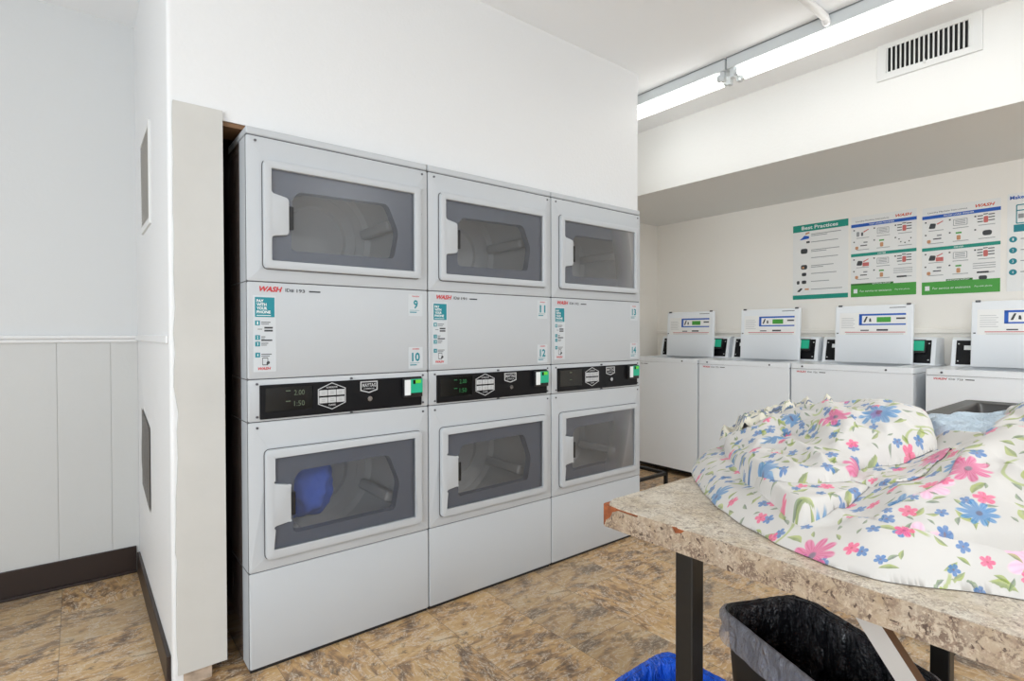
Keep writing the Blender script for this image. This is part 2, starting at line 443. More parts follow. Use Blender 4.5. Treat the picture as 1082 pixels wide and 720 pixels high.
def cyl(bm, p0, p1, r, seg=20, r1=None, caps=True):
    p0, p1 = Vector(p0), Vector(p1); d = p1 - p0
    q = d.to_track_quat('Z', 'Y').to_matrix().to_4x4(); q.translation = (p0 + p1) / 2
    bmesh.ops.create_cone(bm, cap_ends=caps, segments=seg, radius1=r, radius2=r if r1 is None else r1, depth=d.length, matrix=q)
    return bm

def rounded(pts, rad, seg=6):
    """round the corners of a polygon; rad a number or a list"""
    out = []; n = len(pts)
    for i in range(n):
        p = Vector(pts[i]); a = Vector(pts[i - 1]) - p; c = Vector(pts[(i + 1) % n]) - p
        r = rad[i] if isinstance(rad, (list, tuple)) else rad
        if r <= 0: out.append(tuple(p)); continue
        la, lc = a.length, c.length; a.normalize(); c.normalize()
        ang = a.angle(c); t = min(r / math.tan(ang / 2), la * 0.49, lc * 0.49)
        s, e = p + a * t, p + c * t
        for k in range(seg + 1):
            u = k / seg
            out.append(tuple((1 - u) ** 2 * s + 2 * u * (1 - u) * p + u * u * e))
    return out

def rrect(x0, x1, z0, z1, r, seg=5): return rounded([(x0, z0), (x1, z0), (x1, z1), (x0, z1)], r, seg)

def plate(bm, outer, holes, y0, y1, bev=0.0):
    """flat plate in the x-z plane with holes, y0 (front) to y1"""
    loops = [outer] + list(holes)
    front = []
    es = []
    for lp in loops:
        vs = [bm.verts.new((p[0], y0, p[1])) for p in lp]
        front.append(vs)
        for i in range(len(vs)): es.append(bm.edges.new((vs[i], vs[(i + 1) % len(vs)])))
    r = bmesh.ops.triangle_fill(bm, use_beauty=True, use_dissolve=False, edges=es)
    faces = [g for g in r['geom'] if isinstance(g, bmesh.types.BMFace)]
    mp = {}
    for vs in front:
        for v in vs: mp[v] = bm.verts.new((v.co.x, y1, v.co.z))
    for f in faces: bm.faces.new([mp[v] for v in reversed(f.verts)])
    for vs in front:
        n = len(vs)
        for i in range(n):
            a, c = vs[i], vs[(i + 1) % n]
            bm.faces.new((a, c, mp[c], mp[a]))
    if bev > 0:
        fe = []
        fs = set(faces)
        for vs in front:
            n = len(vs)
            for i in range(n):
                e = bm.edges.get((vs[i], vs[(i + 1) % n]))
                if e: fe.append(e)
        bmesh.ops.bevel(bm, geom=fe, offset=bev, segments=2, profile=0.5, affect='EDGES')
    return bm

_tx = {}
def text_mesh(s, shear=0.0, bold=0.0):
    k = (s, shear, bold)
    if k in _tx: return _tx[k]
    c = bpy.data.curves.new('t', 'FONT'); c.body = s; c.size = 1.0; c.shear = shear; c.offset = bold
    c.resolution_u = 2
    o = bpy.data.objects.new('t', c); COL.objects.link(o)
    bpy.context.view_layer.update()
    me = bpy.data.meshes.new_from_object(o.evaluated_get(bpy.context.evaluated_depsgraph_get()))
    bpy.data.objects.remove(o); bpy.data.curves.remove(c)
    _tx[k] = me
    return me

def text(bm, s, x0, x1, z0, z1, y, shear=0.0, bold=0.0):
    """lettering in the x-z plane facing -y, fitted into the box x0..x1 (or natural width if x1 is None), z0..z1"""
    me = text_mesh(s, shear, bold)
    co = [v.co for v in me.vertices]
    if not co: return bm
    ax, bx_, az, bz = min(c.x for c in co), max(c.x for c in co), min(c.y for c in co), max(c.y for c in co)
    sz = (z1 - z0) / max(bz - az, 1e-6)
    sx = sz if x1 is None else (x1 - x0) / (bx_ - ax)
    vs = [bm.verts.new((x0 + (c.x - ax) * sx, y, z0 + (c.y - az) * sz)) for c in co]
    for p in me.polygons:
        try: bm.faces.new([vs[i] for i in p.vertices])
        except ValueError: pass
    return bm

def quad(bm, x0, x1, z0, z1, y, t=0.0006):
    return box(bm, x0, x1, y, y + t, z0, z1)

def loft(bm, rings, closed_bottom=True, closed_top=False):
    prev = None; first = None
    for ring in rings:
        vs = [bm.verts.new(p) for p in ring]
        if prev:
            n = len(vs)
            for i in range(n): bm.faces.new((prev[i], prev[(i + 1) % n], vs[(i + 1) % n], vs[i]))
        else: first = vs
        prev = vs
    if closed_bottom: bm.faces.new(list(reversed(first)))
    if closed_top: bm.faces.new(prev)
    return bm

# ------------------------------------------------------------------ the room
ROOM_X0, ROOM_Y0 = -2.6, -3.2
struct('floor', bx(ROOM_X0 - 0.1, BACK_X + 0.1, ROOM_Y0 - 0.1, NOOK_Y + 0.1, -0.05, 0.0), M['floor'])
struct('ceiling', bx(ROOM_X0 - 0.1, BACK_X + 0.1, ROOM_Y0 - 0.1, NOOK_Y + 0.1, CEIL, CEIL + 0.08), M['ceiling'])
struct('wall_back', bx(BACK_X, BACK_X + 0.1, ROOM_Y0, NOOK_Y, 0, CEIL), M['nook'])
bm = bx(2.58, BACK_X, NOOK_Y, NOOK_Y + 0.1, 0, CEIL)
struct('wall_nook', bm, M['nook'])
DX0 = 0.4424; DW = 0.686; DX1 = DX0 + 3 * DW
# wall around the dryer alcove: over the machines, right end, all one painted wall
bm = bx(0.386, DX1 + 0.012, WALL_Y, WALL_Y + 0.10, 1.862, CEIL)
box(bm, 0.262, 0.386, WALL_Y, WALL_Y + 0.10, 1.862, CEIL)
box(bm, DX1 + 0.012, DX1 + 0.07, WALL_Y, NOOK_Y + 0.1, 0, CEIL)
box(bm, 0.262, 0.386, WALL_Y, WALL_Y + 0.06, 0.05, 1.862)
struct('wall_dryers', bm, M['wall'])
bm = bx(0.386, DX1 + 0.01, WALL_Y + 0.003, WALL_Y + 0.14, 1.846, 1.861)
struct('trim_1', bm, M['wood'])                        # raw wood header over the alcove
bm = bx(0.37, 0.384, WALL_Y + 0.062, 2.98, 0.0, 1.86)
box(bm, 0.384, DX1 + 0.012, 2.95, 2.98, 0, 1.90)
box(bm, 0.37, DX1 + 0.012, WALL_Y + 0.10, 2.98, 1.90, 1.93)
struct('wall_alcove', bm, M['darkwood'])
struct('wall_rear', bx(0.262, DX1 + 0.012, LEFT_Y, LEFT_Y + 0.1, 0, CEIL), M['wall'])
# side wall of the left room, with a rounded end
bm = B()
prof = rounded([(SIDE_X - 0.003, LEFT_Y), (SIDE_X - 0.003, WALL_Y), (0.262, WALL_Y), (0.262, LEFT_Y)], [0, 0.02, 0, 0], 8)
vs0 = [bm.verts.new((p[0], p[1], 0)) for p in prof]; vs1 = [bm.verts.new((p[0], p[1], CEIL)) for p in prof]
for i in range(len(prof)):
    j = (i + 1) % len(prof); bm.faces.new((vs0[i], vs0[j], vs1[j], vs1[i]))
bm.faces.new(vs0); bm.faces.new(vs1)
struct('wall_side', bm, M['wall'], smooth=False)
# painted board covering the stud, its chipped left edge, raw block under it
bm = B()
random.seed(4)
edge = [(0.388, 0.048), (0.388, 1.889)]
zz = 1.889; edge.append((0.246, 1.889))
while zz > 0.1:
    zz -= random.uniform(0.02, 0.09)
    jag = 0.0015 if zz > 1.3 else 0.004
    edge.append((0.2455 + random.uniform(-jag, jag) + (0.006 if 0.72 < zz < 0.95 else 0), max(zz, 0.06)))
edge.append((0.2455, 0.048))
plate(bm, edge, [], WALL_Y - 0.014, WALL_Y - 0.001)
struct('trim_2', bm, M['board'])
struct('trim_3', bx(0.262, 0.345, WALL_Y + 0.0, WALL_Y + 0.05, 0.0, 0.047, 0.002), M['stub'])
for i, (hx, hz) in enumerate(((0.335, 1.862), (0.33, 0.30), (0.29, 0.14), (0.287, 0.105), (0.29, 0.12))):
    pass
# left room
bm = bx(ROOM_X0, SIDE_X - 0.003, WALL_Y - 0.02, LEFT_Y, 2.617, CEIL)
struct('ceiling_left', bm, M['ceiling'])
bm = bx(ROOM_X0, 0.262, LEFT_Y, LEFT_Y + 0.1, 1.13, CEIL)
struct('wall_left', bm, M['wall_left'])
bm = B()
gro = [-0.459 - 0.195 * k for k in range(11)][::-1] + [-0.264, -0.069, 0.126, SIDE_X - 0.003]
px0 = ROOM_X0
for gx in gro:
    box(bm, px0 + 0.0004, gx - 0.0004, LEFT_Y - 0.004, LEFT_Y + 0.1, 0, 1.13, 0.0008, 1); px0 = gx
box(bm, ROOM_X0, SIDE_X - 0.003, LEFT_Y + 0.001, LEFT_Y + 0.1, 0, 1.13)
M['panelling'] = mat('painted_panelling', (206, 207, 206), 0.5, bump=0.15, bscale=70)
struct('wall_left_panelling', bm, M['panelling'])
bm = bx(ROOM_X0, SIDE_X - 0.003, LEFT_Y - 0.016, LEFT_Y, 1.108, 1.124, 0.004)
box(bm, ROOM_X0, SIDE_X - 0.003, LEFT_Y - 0.024, LEFT_Y, 1.124, 1.142, 0.006)
box(bm, SIDE_X - 0.011, SIDE_X - 0.003, WALL_Y + 0.02, LEFT_Y, 1.115, 1.142, 0.003)
struct('trim_4', bm, M['wall'])
bm = bx(ROOM_X0, SIDE_X - 0.016, LEFT_Y - 0.014, LEFT_Y - 0.003, 0.0, 0.125, 0.003)
box(bm, ROOM_X0, SIDE_X - 0.016, LEFT_Y - 0.026, LEFT_Y - 0.012, 0.0, 0.012, 0.003)
struct('baseboard_left', bm, M['base'])
struct('baseboard_side', bx(SIDE_X - 0.016, SIDE_X - 0.003, WALL_Y + 0.03, LEFT_Y - 0.03, 0.0, 0.10, 0.003), M['base'])
# soffit over the washers
struct('wall_soffit', bx(SOFF_X, BACK_X, ROOM_Y0, NOOK_Y, SOFF_Z, CEIL), M['soffit'])
# rail behind the washers
struct('trim_5', bx(BACK_X - 0.014, BACK_X, ROOM_Y0, NOOK_Y, 1.142, 1.172, 0.003), M['nook'])
# walls behind the camera with their window openings
bm = B()
plate(bm, [(ROOM_X0, 0), (BACK_X, 0), (BACK_X, CEIL), (ROOM_X0, CEIL)], [[(-1.3, 0.65), (2.1, 0.65), (2.1, 2.25), (-1.3, 2.25)]], ROOM_Y0, ROOM_Y0 + 0.08)
struct('wall_behind', bm, M['wall'])
bm = B()
plate(bm, [(ROOM_Y0, 0), (LEFT_Y, 0), (LEFT_Y, CEIL), (ROOM_Y0, CEIL)], [[(-2.2, 0.65), (1.0, 0.65), (1.0, 2.25), (-2.2, 2.25)]], 0, 0.08)
bmesh.ops.rotate(bm, verts=bm.verts, cent=(0, 0, 0), matrix=Matrix.Rotation(PI / 2, 3, 'Z'))
bmesh.ops.translate(bm, verts=bm.verts, vec=(ROOM_X0 + 0.08, 0, 0))
struct('wall_entry', bm, M['wall'])

# ------------------------------------------------------------------ stacked dryers
def dryer_door(root, z0, z1, gz0, gz1, lower):
    """door frame, pane, handle edge, hinges, inner bezel and drum of one dryer chamber"""
    outer = rrect(0.052, 0.646, z0, z1, 0.018)
    n0, n1 = gz0 + 0.082, gz0 + 0.228
    hole = rounded([(0.078, gz0), (0.618, gz0), (0.618, gz1), (0.078, gz1), (0.078, n1), (0.134, n1 - 0.012), (0.134, n0 + 0.008), (0.078, n0)],
                   [0.004, 0.004, 0.004, 0.004, 0.012, 0.016, 0.016, 0.012], 5)
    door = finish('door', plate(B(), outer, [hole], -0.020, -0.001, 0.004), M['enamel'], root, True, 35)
    finish('door_gasket', plate(B(), rrect(0.0495, 0.6485, z0 - 0.0025, z1 + 0.0025, 0.020), [rrect(0.066, 0.632, gz0 - 0.012, gz1 + 0.012, 0.01)], -0.0028, 0.0), M['seam'], root)
    pane = finish('window_pane', plate(B(), rrect(0.074, 0.622, gz0 - 0.003, gz1 + 0.003, 0.003), [], -0.011, -0.008), M['pane'], door)
    hb = box(B(), 0.1345, 0.150, -0.016, -0.0105, (n0 + n1) / 2 - 0.045, (n0 + n1) / 2 + 0.035, 0.002)
    finish('handle', hb, M['blackmatte'], door)
    for hz in (z0 + 0.07, z1 - 0.075):
        h = bx(0.643, 0.655, -0.012, -0.001, hz - 0.028, hz + 0.028, 0.003)
        finish('hinge', h, M['enamel'], door)
    # grey bezel behind the pane with the opening to the drum
    bo = rrect(0.066, 0.632, gz0 - 0.010, gz1 + 0.012, 0.012)
    bi = rounded([(0.145, gz0 + 0.040), (0.535, gz0 + 0.045), (0.556, gz0 + 0.15), (0.510, gz1 - 0.055), (0.172, gz1 - 0.062), (0.150, gz1 - 0.09)],
                 [0.02, 0.02, 0.08, 0.03, 0.03, 0.03], 6)
    bm = plate(B(), bo, [bi], 0.002, 0.008)
    n = len(bi); a = [bm.verts.new((p[0], 0.008, p[1])) for p in bi]
    cx = sum(p[0] for p in bi) / n; cz = sum(p[1] for p in bi) / n
    c = [bm.verts.new((cx + (p[0] - cx) * 0.97, 0.030, cz + (p[1] - cz) * 0.97)) for p in bi]
    for i in range(n): bm.faces.new((a[i], a[(i + 1) % n], c[(i + 1) % n], c[i]))
    finish('door_bezel', bm, M['bezel'], root, True, 40)
    # drum: cylinder with its back plate, a raised ring and three ribs
    cx, cz, R = 0.345, (gz0 + gz1) / 2 - 0.005, 0.245
    bm = B(); seg = 48
    prof = [(0.040, 0.215), (0.050, R), (0.34, R), (0.36, R - 0.02), (0.36, 0.185), (0.347, 0.178), (0.347, 0.135), (0.36, 0.127), (0.36, 0.03)]
    rings = [[(cx + r * math.cos(2 * PI * k / seg), y, cz + r * math.sin(2 * PI * k / seg)) for k in range(seg)] for y, r in prof]
    loft(bm, rings, False, True)
    drum = finish('drum', bm, M['drum'], root, True, 35)
    for k in range(3):
        t = 2 * PI * k / 3 + (0.9 if lower else 0.35); ct, st = math.cos(t), math.sin(t)
        rb = B(); box(rb, -0.022, 0.022, 0.065, 0.335, -R + 0.001, -R + 0.050, 0.012, 3)
        bmesh.ops.rotate(rb, verts=rb.verts, cent=(0, 0, 0), matrix=Matrix.Rotation(t, 3, 'Y'))
        bmesh.ops.translate(rb, verts=rb.verts, vec=(cx, 0, cz))
        finish('drum_rib', rb, M['drumdark'], drum, True, 40)
    return door

def tumble_dryer(x, label, nums, reads, ground):
    t = thing('tumble_dryer', label, 'dryer', (x, 1.9633, 0), 0, 'stacked coin laundry dryers')
    W = DW
    gap = 0.0015
    # cabinet: shell behind the front panels
    bm = B()
    finish('side_panel', bx(0.002, 0.0045, 0.095, 0.72, 0.012, 1.806), M['sidepanel'], t)  # behind the enamel strip, coloured as if shaded by the gap
    box(bm, 0.002, 0.0045, 0.012, 0.095, 0.012, 1.806); box(bm, W - 0.0045, W - 0.002, 0.012, 0.72, 0.012, 1.806)
    box(bm, 0.0045, W - 0.0045, 0.717, 0.72, 0.012, 1.806)
    box(bm, 0.002, W - 0.002, 0.0, 0.72, 1.812, 1.838, 0.006, 2)
    finish('floor_gap_dark', bx(0.006, W - 0.006, 0.012, 0.7, 0.0, 0.0118), M['blackmatte'], t)  # black slab stands in for the shade under the cabinet
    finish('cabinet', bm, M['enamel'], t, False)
    # dark seam strip behind the joints
    bm = B()
    for z in (0.3399, 0.8487, 0.9929, 1.3221, 1.811):
        box(bm, 0.004, W - 0.004, 0.006, 0.011, z - 0.008, z + 0.008)
        if z < 1.8: box(bm, 0.0012, 0.004, 0.012, 0.70, z - 0.0015, z + 0.0015)
    box(bm, 0.0015, 0.006, 0.008, 0.012, 0.012, 1.81); box(bm, W - 0.006, W - 0.0015, 0.008, 0.012, 0.012, 1.81)
    finish('seam_strip', bm, M['seam'], t)
    # front panels
    def panel(nm, z0, z1, holes=()):
        outer = rrect(0.0025, W - 0.0025, z0 + gap, z1 - gap, 0.006, 3)
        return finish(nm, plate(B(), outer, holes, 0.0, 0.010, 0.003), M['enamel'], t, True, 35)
    panel('base_panel', 0.014, 0.3399)
    panel('lower_front_panel', 0.3399, 0.8487, [rrect(0.070, 0.628, 0.400, 0.734, 0.01)])
    panel('control_surround', 0.8487, 0.9929)
    up = panel('upper_panel', 0.9929, 1.3221)
    panel('upper_front_panel', 1.3221, 1.8098, [rrect(0.070, 0.628, 1.389, 1.713, 0.01)])
    dryer_door(t, 1.367, 1.731, 1.395, 1.705, False)
    dryer_door(t, 0.380, 0.752, 0.408, 0.727, True)
    bm = B()
    for sx in (0.030, W - 0.026):
        for z in (1.793, 0.977, 0.866, 0.829):
            cyl(bm, (sx, -0.003, z), (sx, 0.002, z), 0.0042, 10)
    for z in (0.980, 0.853):
        cyl(bm, (0.357, -0.009, z), (0.357, 0.002, z), 0.004, 10)
    islands('screw', bm, M['screw'], t)
    # control panel
    cp = finish('control_panel', plate(B(), rrect(0.038, 0.652, 0.857, 0.973, 0.004), [rrect(0.055, 0.215, 0.880, 0.962, 0.003)], -0.006, 0.0, 0.001), M['black'], t)
    finish('display', bx(0.053, 0.217, -0.0035, -0.001, 0.878, 0.964), M['display'], cp)
    bm = B()
    text(bm, reads[0], 0.150, 0.186, 0.932, 0.950, -0.0045); text(bm, reads[1], 0.150, 0.186, 0.894, 0.912, -0.0045)
    quad(bm, 0.122, 0.138, 0.947, 0.950, -0.0045); quad(bm, 0.122, 0.138, 0.911, 0.914, -0.0045)
    finish('display_digits', bm, M[reads[2]], cp)
    # hexagonal button field
    bm = B()
    hexo = [(0.232, 0.947), (0.283, 0.969), (0.334, 0.947), (0.334, 0.893), (0.283, 0.871), (0.232, 0.893)]
    hexi = [(0.235, 0.9455), (0.283, 0.966), (0.331, 0.9455), (0.331, 0.8945), (0.283, 0.874), (0.235, 0.8945)]
    plate(bm, hexo, [hexi], -0.0072, -0.006)
    for r in range(2):
        for c in range(3):
            x0 = 0.2365 + c * 0.0315; z0 = 0.9225 - r * 0.0265
            box(bm, x0, x0 + 0.0295, -0.0085, -0.006, z0, z0 + 0.0205, 0.001, 1)
    text(bm, 'SUPERIOR', 0.262, 0.304, 0.949, 0.955, -0.0072, bold=0.02); text(bm, 'CARE', 0.270, 0.296, 0.885, 0.891, -0.0072, bold=0.02)
    bt = finish('button_field', bm, M['silver'], cp)
    bm = B()
    for r in range(2):
        for c in range(3):
            x0 = 0.2365 + c * 0.0315; z0 = 0.9225 - r * 0.0265
            for k in range(2): quad(bm, x0 + 0.008, x0 + 0.021, z0 + 0.0065 + k * 0.006, z0 + 0.0082 + k * 0.006, -0.0092)
    finish('button_print', bm, M['greyp'], bt)
    bm = B()
    so = [(0.391, 0.966), (0.460, 0.966), (0.460, 0.931), (0.4255, 0.921), (0.391, 0.931)]
    si = [(0.395, 0.962), (0.456, 0.962), (0.456, 0.934), (0.4255, 0.925), (0.395, 0.934)]
    plate(bm, so, [si], -0.0075, -0.006)
    text(bm, 'MAYTAG', 0.398, 0.453, 0.944, 0.958, -0.0075, bold=0.02)
    text(bm, 'COMMERCIAL', 0.403, 0.448, 0.935, 0.940, -0.0075, bold=0.02)
    finish('emblem', bm, M['silver'], cp)
    finish('lock', cyl(B(), (0.4255, -0.016, 0.900), (0.4255, -0.004, 0.900), 0.0095, 20), M['chrome'], cp, True, 40)
    # card reader
    rd = finish('card_reader', bx(0.562, 0.647, -0.024, -0.006, 0.893, 0.968, 0.004), M['blackmatte'], t, True, 40)
    bm = bx(0.566, 0.592, -0.0265, -0.024, 0.902, 0.963, 0.001)
    finish('reader_label', bm, M['white'], rd)
    bm = bx(0.592, 0.645, -0.027, -0.024, 0.910, 0.965, 0.001)
    finish('reader_face', bm, M['green'], rd)
    bm = bx(0.612, 0.636, -0.0285, -0.027, 0.948, 0.962)
    finish('reader_screen', bm, M['lime'], rd)
    bm = bx(0.602, 0.612, -0.0285, -0.027, 0.946, 0.962)
    finish('reader_slot', bm, M['black'], rd)
    # stickers on the upper panel
    y = -0.0012
    st = finish('instruction_sticker', bx(0.020, 0.092, -0.0006, 0.0, 1.018, 1.276), M['sticker'], t)
    finish('teal_sticker_square', quad(B(), 0.026, 0.088, 1.203, 1.270, y), M['teal'], st)
    bm = B()
    for k, s in enumerate(('PAY', 'WITH', 'YOUR', 'PHONE')):
        text(bm, s, 0.031, 0.031 + (0.022, 0.031, 0.033, 0.044)[k], 1.2525 - k * 0.0125, 1.2625 - k * 0.0125, y - 0.0006, bold=0.03)
    quad(bm, 0.031, 0.076, 1.2075, 1.2095, y - 0.0006)
    finish('sticker_lettering', bm, M['white'], st)
    bm = B(); zs = (1.183, 1.134, 1.112, 1.075)
    for z in zs: quad(bm, 0.026, 0.041, z - 0.008, z + 0.008, y)
    islands('step_square', bm, M['teal'], st)
    bm = B()
    for k, z in enumerate(zs): text(bm, str(k + 1), 0.0315, 0.0355, z - 0.005, z + 0.005, y - 0.0006, bold=0.02)
    finish('step_number', bm, M['white'], st)
    bm = B()
    for z, w_ in zip(zs, (0.03, 0.013, 0.022, 0.033)):
        quad(bm, 0.045, 0.045 + w_, z + 0.001, z + 0.0035, y); quad(bm, 0.045, 0.045 + w_ * 0.8, z - 0.005, z - 0.003, y)
    quad(bm, 0.034, 0.048, 1.161, 1.163, y); quad(bm, 0.055, 0.082, 1.164, 1.170, y); quad(bm, 0.055, 0.082, 1.154, 1.160, y)
    quad(bm, 0.045, 0.080, 1.122, 1.127, y)
    plate(bm, rrect(0.048, 0.066, 1.040, 1.066, 0.002), [rrect(0.0495, 0.0645, 1.0425, 1.0635, 0.001)], y, y + 0.0006)
    plate(bm, rounded([(0.060, 1.040), (0.072, 1.046), (0.070, 1.054), (0.062, 1.052)], 0.003), [], y - 0.0008, y)
    finish('sticker_print', bm, M['dark'], st)
    finish('brand_lettering', text(B(), 'WASH', 0.034, 0.075, 1.024, 1.034, y, 0.25, 0.03), M['red'], st)
    # printed line at the top
    finish('brand_name', text(B(), 'WASH', 0.040, 0.114, 1.289, 1.3075, y, 0.3, 0.035), M['red'], t)
    bm = text(B(), 'ID#', 0.124, 0.153, 1.290, 1.303, y, bold=0.01); text(bm, ground, 0.162, 0.190, 1.290, 1.302, y, bold=0.015)
    quad(bm, 0.205, 0.245, 1.293, 1.298, y)
    finish('machine_number', bm, M['dark'], t)
    for n_, z in zip(nums, (1.304, 1.092)):
        sg = finish('number_sticker', bx(0.596, 0.660, -0.0006, 0.0, z - 0.087, z), M['sticker'], t)
        w_ = 0.020 if len(n_) == 1 else 0.036
        finish('number', text(B(), n_, 0.629 - w_ / 2, 0.629 + w_ / 2, z - 0.058, z - 0.022, y, bold=0.03), M['teal'], sg)
        finish('brand_lettering', text(B(), 'WASH', 0.613, 0.645, z - 0.011, z - 0.005, y, 0.25, 0.02), M['red'], sg)
        bm = quad(B(), 0.603, 0.633, z - 0.074, z - 0.070, y); quad(bm, 0.603, 0.645, z - 0.065, z - 0.0635, y)
        finish('sticker_print', bm, M['teal'], sg)
    return t

tumble_dryer(DX0, 'nearest stacked white dryer, its stickers numbered 9 and 10, beside the painted board', ('9', '10'), ('2.00', '1:50', 'led'), '193')
tumble_dryer(DX0 + DW, 'middle stacked white dryer, its stickers numbered 11 and 12', ('11', '12'), ('2.00', '1:50', 'ledg'), '191')
tumble_dryer(DX0 + 2 * DW, 'farthest stacked white dryer at the wall end by the washers', ('13', '14'), ('', '', 'led'), '192')

# blue laundry lying in the drum of the nearest lower dryer
def blob(name, c, r, mt, seed, amp=0.25, sub=4):
    bm = B(); bmesh.ops.create_icosphere(bm, subdivisions=sub, radius=1.0)
    for v in bm.verts:
        n = noise.fractal(v.co * 1.7 + Vector((seed, 0, 0)), 1.0, 2.0, 3)
        v.co = v.co * (1 + amp * n); v.co = Vector((c[0] + v.co.x * r[0], c[1] + v.co.y * r[1], c[2] + v.co.z * r[2]))
    return finish(name, bm, mt, None, True)
o = blob('laundry', (DX0 + 0.245, 1.9633 + 0.20, 0.565), (0.105, 0.12, 0.125), M['bluecloth'], 3.3, 0.3)
tag(o, 'blue laundry inside the lower drum of the nearest stacked dryer', 'laundry')

# crumpled clear film hanging in the gap beside the nearest dryer
bm = B(); random.seed(9)
nx, nz = 8, 60
grid = []
for j in range(nz + 1):
    row = []
    for i in range(nx + 1):
        z = 0.25 + 1.56 * j / nz; u = i / nx
        n = noise.noise(Vector((u * 2.0, z * 3.5, 4.0))) ; n2 = noise.noise(Vector((u * 3.0, z * 11.0, 9.0)))
        row.append(bm.verts.new((0.412 + 0.014 * n + 0.006 * n2, 2.06 + 0.24 * u, z + 0.02 * n2)))
    grid.append(row)
for j in range(nz):
    for i in range(nx): bm.faces.new((grid[j][i], grid[j][i + 1], grid[j + 1][i + 1], grid[j + 1][i]))
tag(finish('plastic_film', bm, M['film'], None, True), 'crumpled clear plastic film hanging in the dark gap left of the dryers', 'plastic film')

# ------------------------------------------------------------------ top load washers
def washer(y_left, label, number):
    """faces -x; local x runs to the viewer's right, local y into the machine"""
    t = thing('washing_machine', label, 'washer', (3.7457, y_left, 0), -PI / 2, 'top load washers with raised lids')
    W, D, H = 0.686, 0.665, 0.942
    E = M['enamel_washer']
    bm = B(); plate(bm, rrect(0.002, W - 0.002, 0.058, 0.908, 0.006, 3), [], 0.0, 0.004, 0.002)
    finish('front_panel', bm, E, t, True, 35)
    bm = bx(0.002, W - 0.002, 0.005, D, 0.055, 0.906, 0.003)
    finish('cabinet', bm, E, t)
    finish('seam_strip', bx(0.006, W - 0.006, 0.006, D - 0.01, 0.904, 0.914), M['seam'], t)
    bm = B()
    for fx in (0.05, W - 0.05):
        for fy in (0.05, D - 0.05): cyl(bm, (fx, fy, 0), (fx, fy, 0.056), 0.02, 12)
    box(bm, 0.03, W - 0.03, 0.04, D - 0.04, 0.03, 0.056)
    islands('foot', bm, M['blackmatte'], t)
    # deck with the tub opening
    bm = B()
    outer = rrect(0.0, W, -0.004, D, 0.012, 4); hole = rrect(0.12, W - 0.12, 0.07, 0.44, 0.07, 6)
    plate(bm, outer, [hole], 0, 0.032, 0.0)
    for v in bm.verts: v.co = Vector((v.co.x, v.co.z, H - v.co.y))
    finish('deck', bm, E, t, True, 35)
    bm = B()
    rings = [[(W / 2 + (r * sx) * math.cos(2 * PI * k / 32), 0.255 + r * sy * math.sin(2 * PI * k / 32), z) for k in range(32)]
             for r, z, sx, sy in ((0.24, H - 0.034, 0.98, 0.83), (0.22, H - 0.06, 1, 0.9), (0.22, 0.5, 1, 0.9))]
    loft(bm, rings, False, True)
    finish('tub', bm, M['drum'], t, True, 40)
    # console
    bm = B()
    cs = [(0.455, H - 0.001), (0.492, 1.105), (0.52, 1.118), (0.655, 1.112), (0.66, H - 0.001)]
    a = [bm.verts.new((0.012, p[0], p[1])) for p in cs]; c = [bm.verts.new((W - 0.012, p[0], p[1])) for p in cs]
    bm.faces.new(a); bm.faces.new(c)
    for i in range(len(cs)): bm.faces.new((a[i], a[(i + 1) % len(cs)], c[(i + 1) % len(cs)], c[i]))
    co = finish('console', bm, E, t)
    def slab(bm, x0, x1, s0, s1, off, th):
        """a plate lying on the sloped console front; s0..s1 run up the slope"""
        p0, p1 = Vector((0, 0.455, H)), Vector((0, 0.492, 1.105)); d = (p1 - p0); L_ = d.length; d.normalize()
        n = Vector((0, -d.z, d.y))
        vs = []
        for x in (x0, x1):
            for s in (s0, s1):
                for o_ in (off, off + th): vs.append(bm.verts.new(p0 + d * (s * L_) + n * o_ + Vector((x, 0, 0))))
        for f in ((0, 1, 3, 2), (4, 6, 7, 5), (0, 4, 5, 1), (2, 3, 7, 6), (0, 2, 6, 4), (1, 5, 7, 3)): bm.faces.new([vs[i] for i in f])
        return bm
    cpn = finish('control_panel', slab(B(), 0.035, W - 0.035, 0.06, 0.95, 0.0, 0.004), M['black'], co)
    bm = B()
    for x in (0.046, W - 0.046):
        for s in (0.18, 0.82): slab(bm, x - 0.004, x + 0.004, s - 0.02, s + 0.02, 0.004, 0.003)
    islands('screw', bm, M['silver'], co)
    slab_l = slab(B(), 0.072, 0.108, 0.60, 0.76, 0.004, 0.001)
    finish('console_label', slab_l, M['white'], co)
    rd = finish('card_reader', slab(B(), 0.545, 0.628, 0.42, 0.93, 0.004, 0.030), M['blackmatte'], t)
    finish('reader_face', slab(B(), 0.566, 0.622, 0.50, 0.88, 0.034, 0.003), M['green'], rd)
    finish('reader_label', slab(B(), 0.548, 0.566, 0.50, 0.88, 0.034, 0.003), M['white'], rd)
    # raised lid, leaning back, its underside towards the room
    LH, tilt = 0.388, math.radians(3.0)
    rot = Matrix.Translation((0, 0.395, H + 0.001)) @ Matrix.Rotation(-tilt, 4, 'X')
    def lidpart(nm, bm, mt, par, sm=False):
        bmesh.ops.transform(bm, matrix=rot, verts=bm.verts); return finish(nm, bm, mt, par, sm, 35 if sm else None)
    lx0, lx1 = 0.118, 0.572
    bm = B(); plate(bm, rrect(lx0, lx1, 0.0, LH, 0.006, 4), [], 0.0, 0.022, 0.005)
    lid = lidpart('lid', bm, E, t, True)
    bm = B()
    for x in (lx0 + 0.03, lx1 - 0.025): box(bm, x - 0.012, x + 0.012, -0.004, 0.010, LH - 0.006, LH + 0.006, 0.002)
    box(bm, lx1 - 0.13, lx1 - 0.04, -0.002, 0.0, LH - 0.022, LH - 0.018)
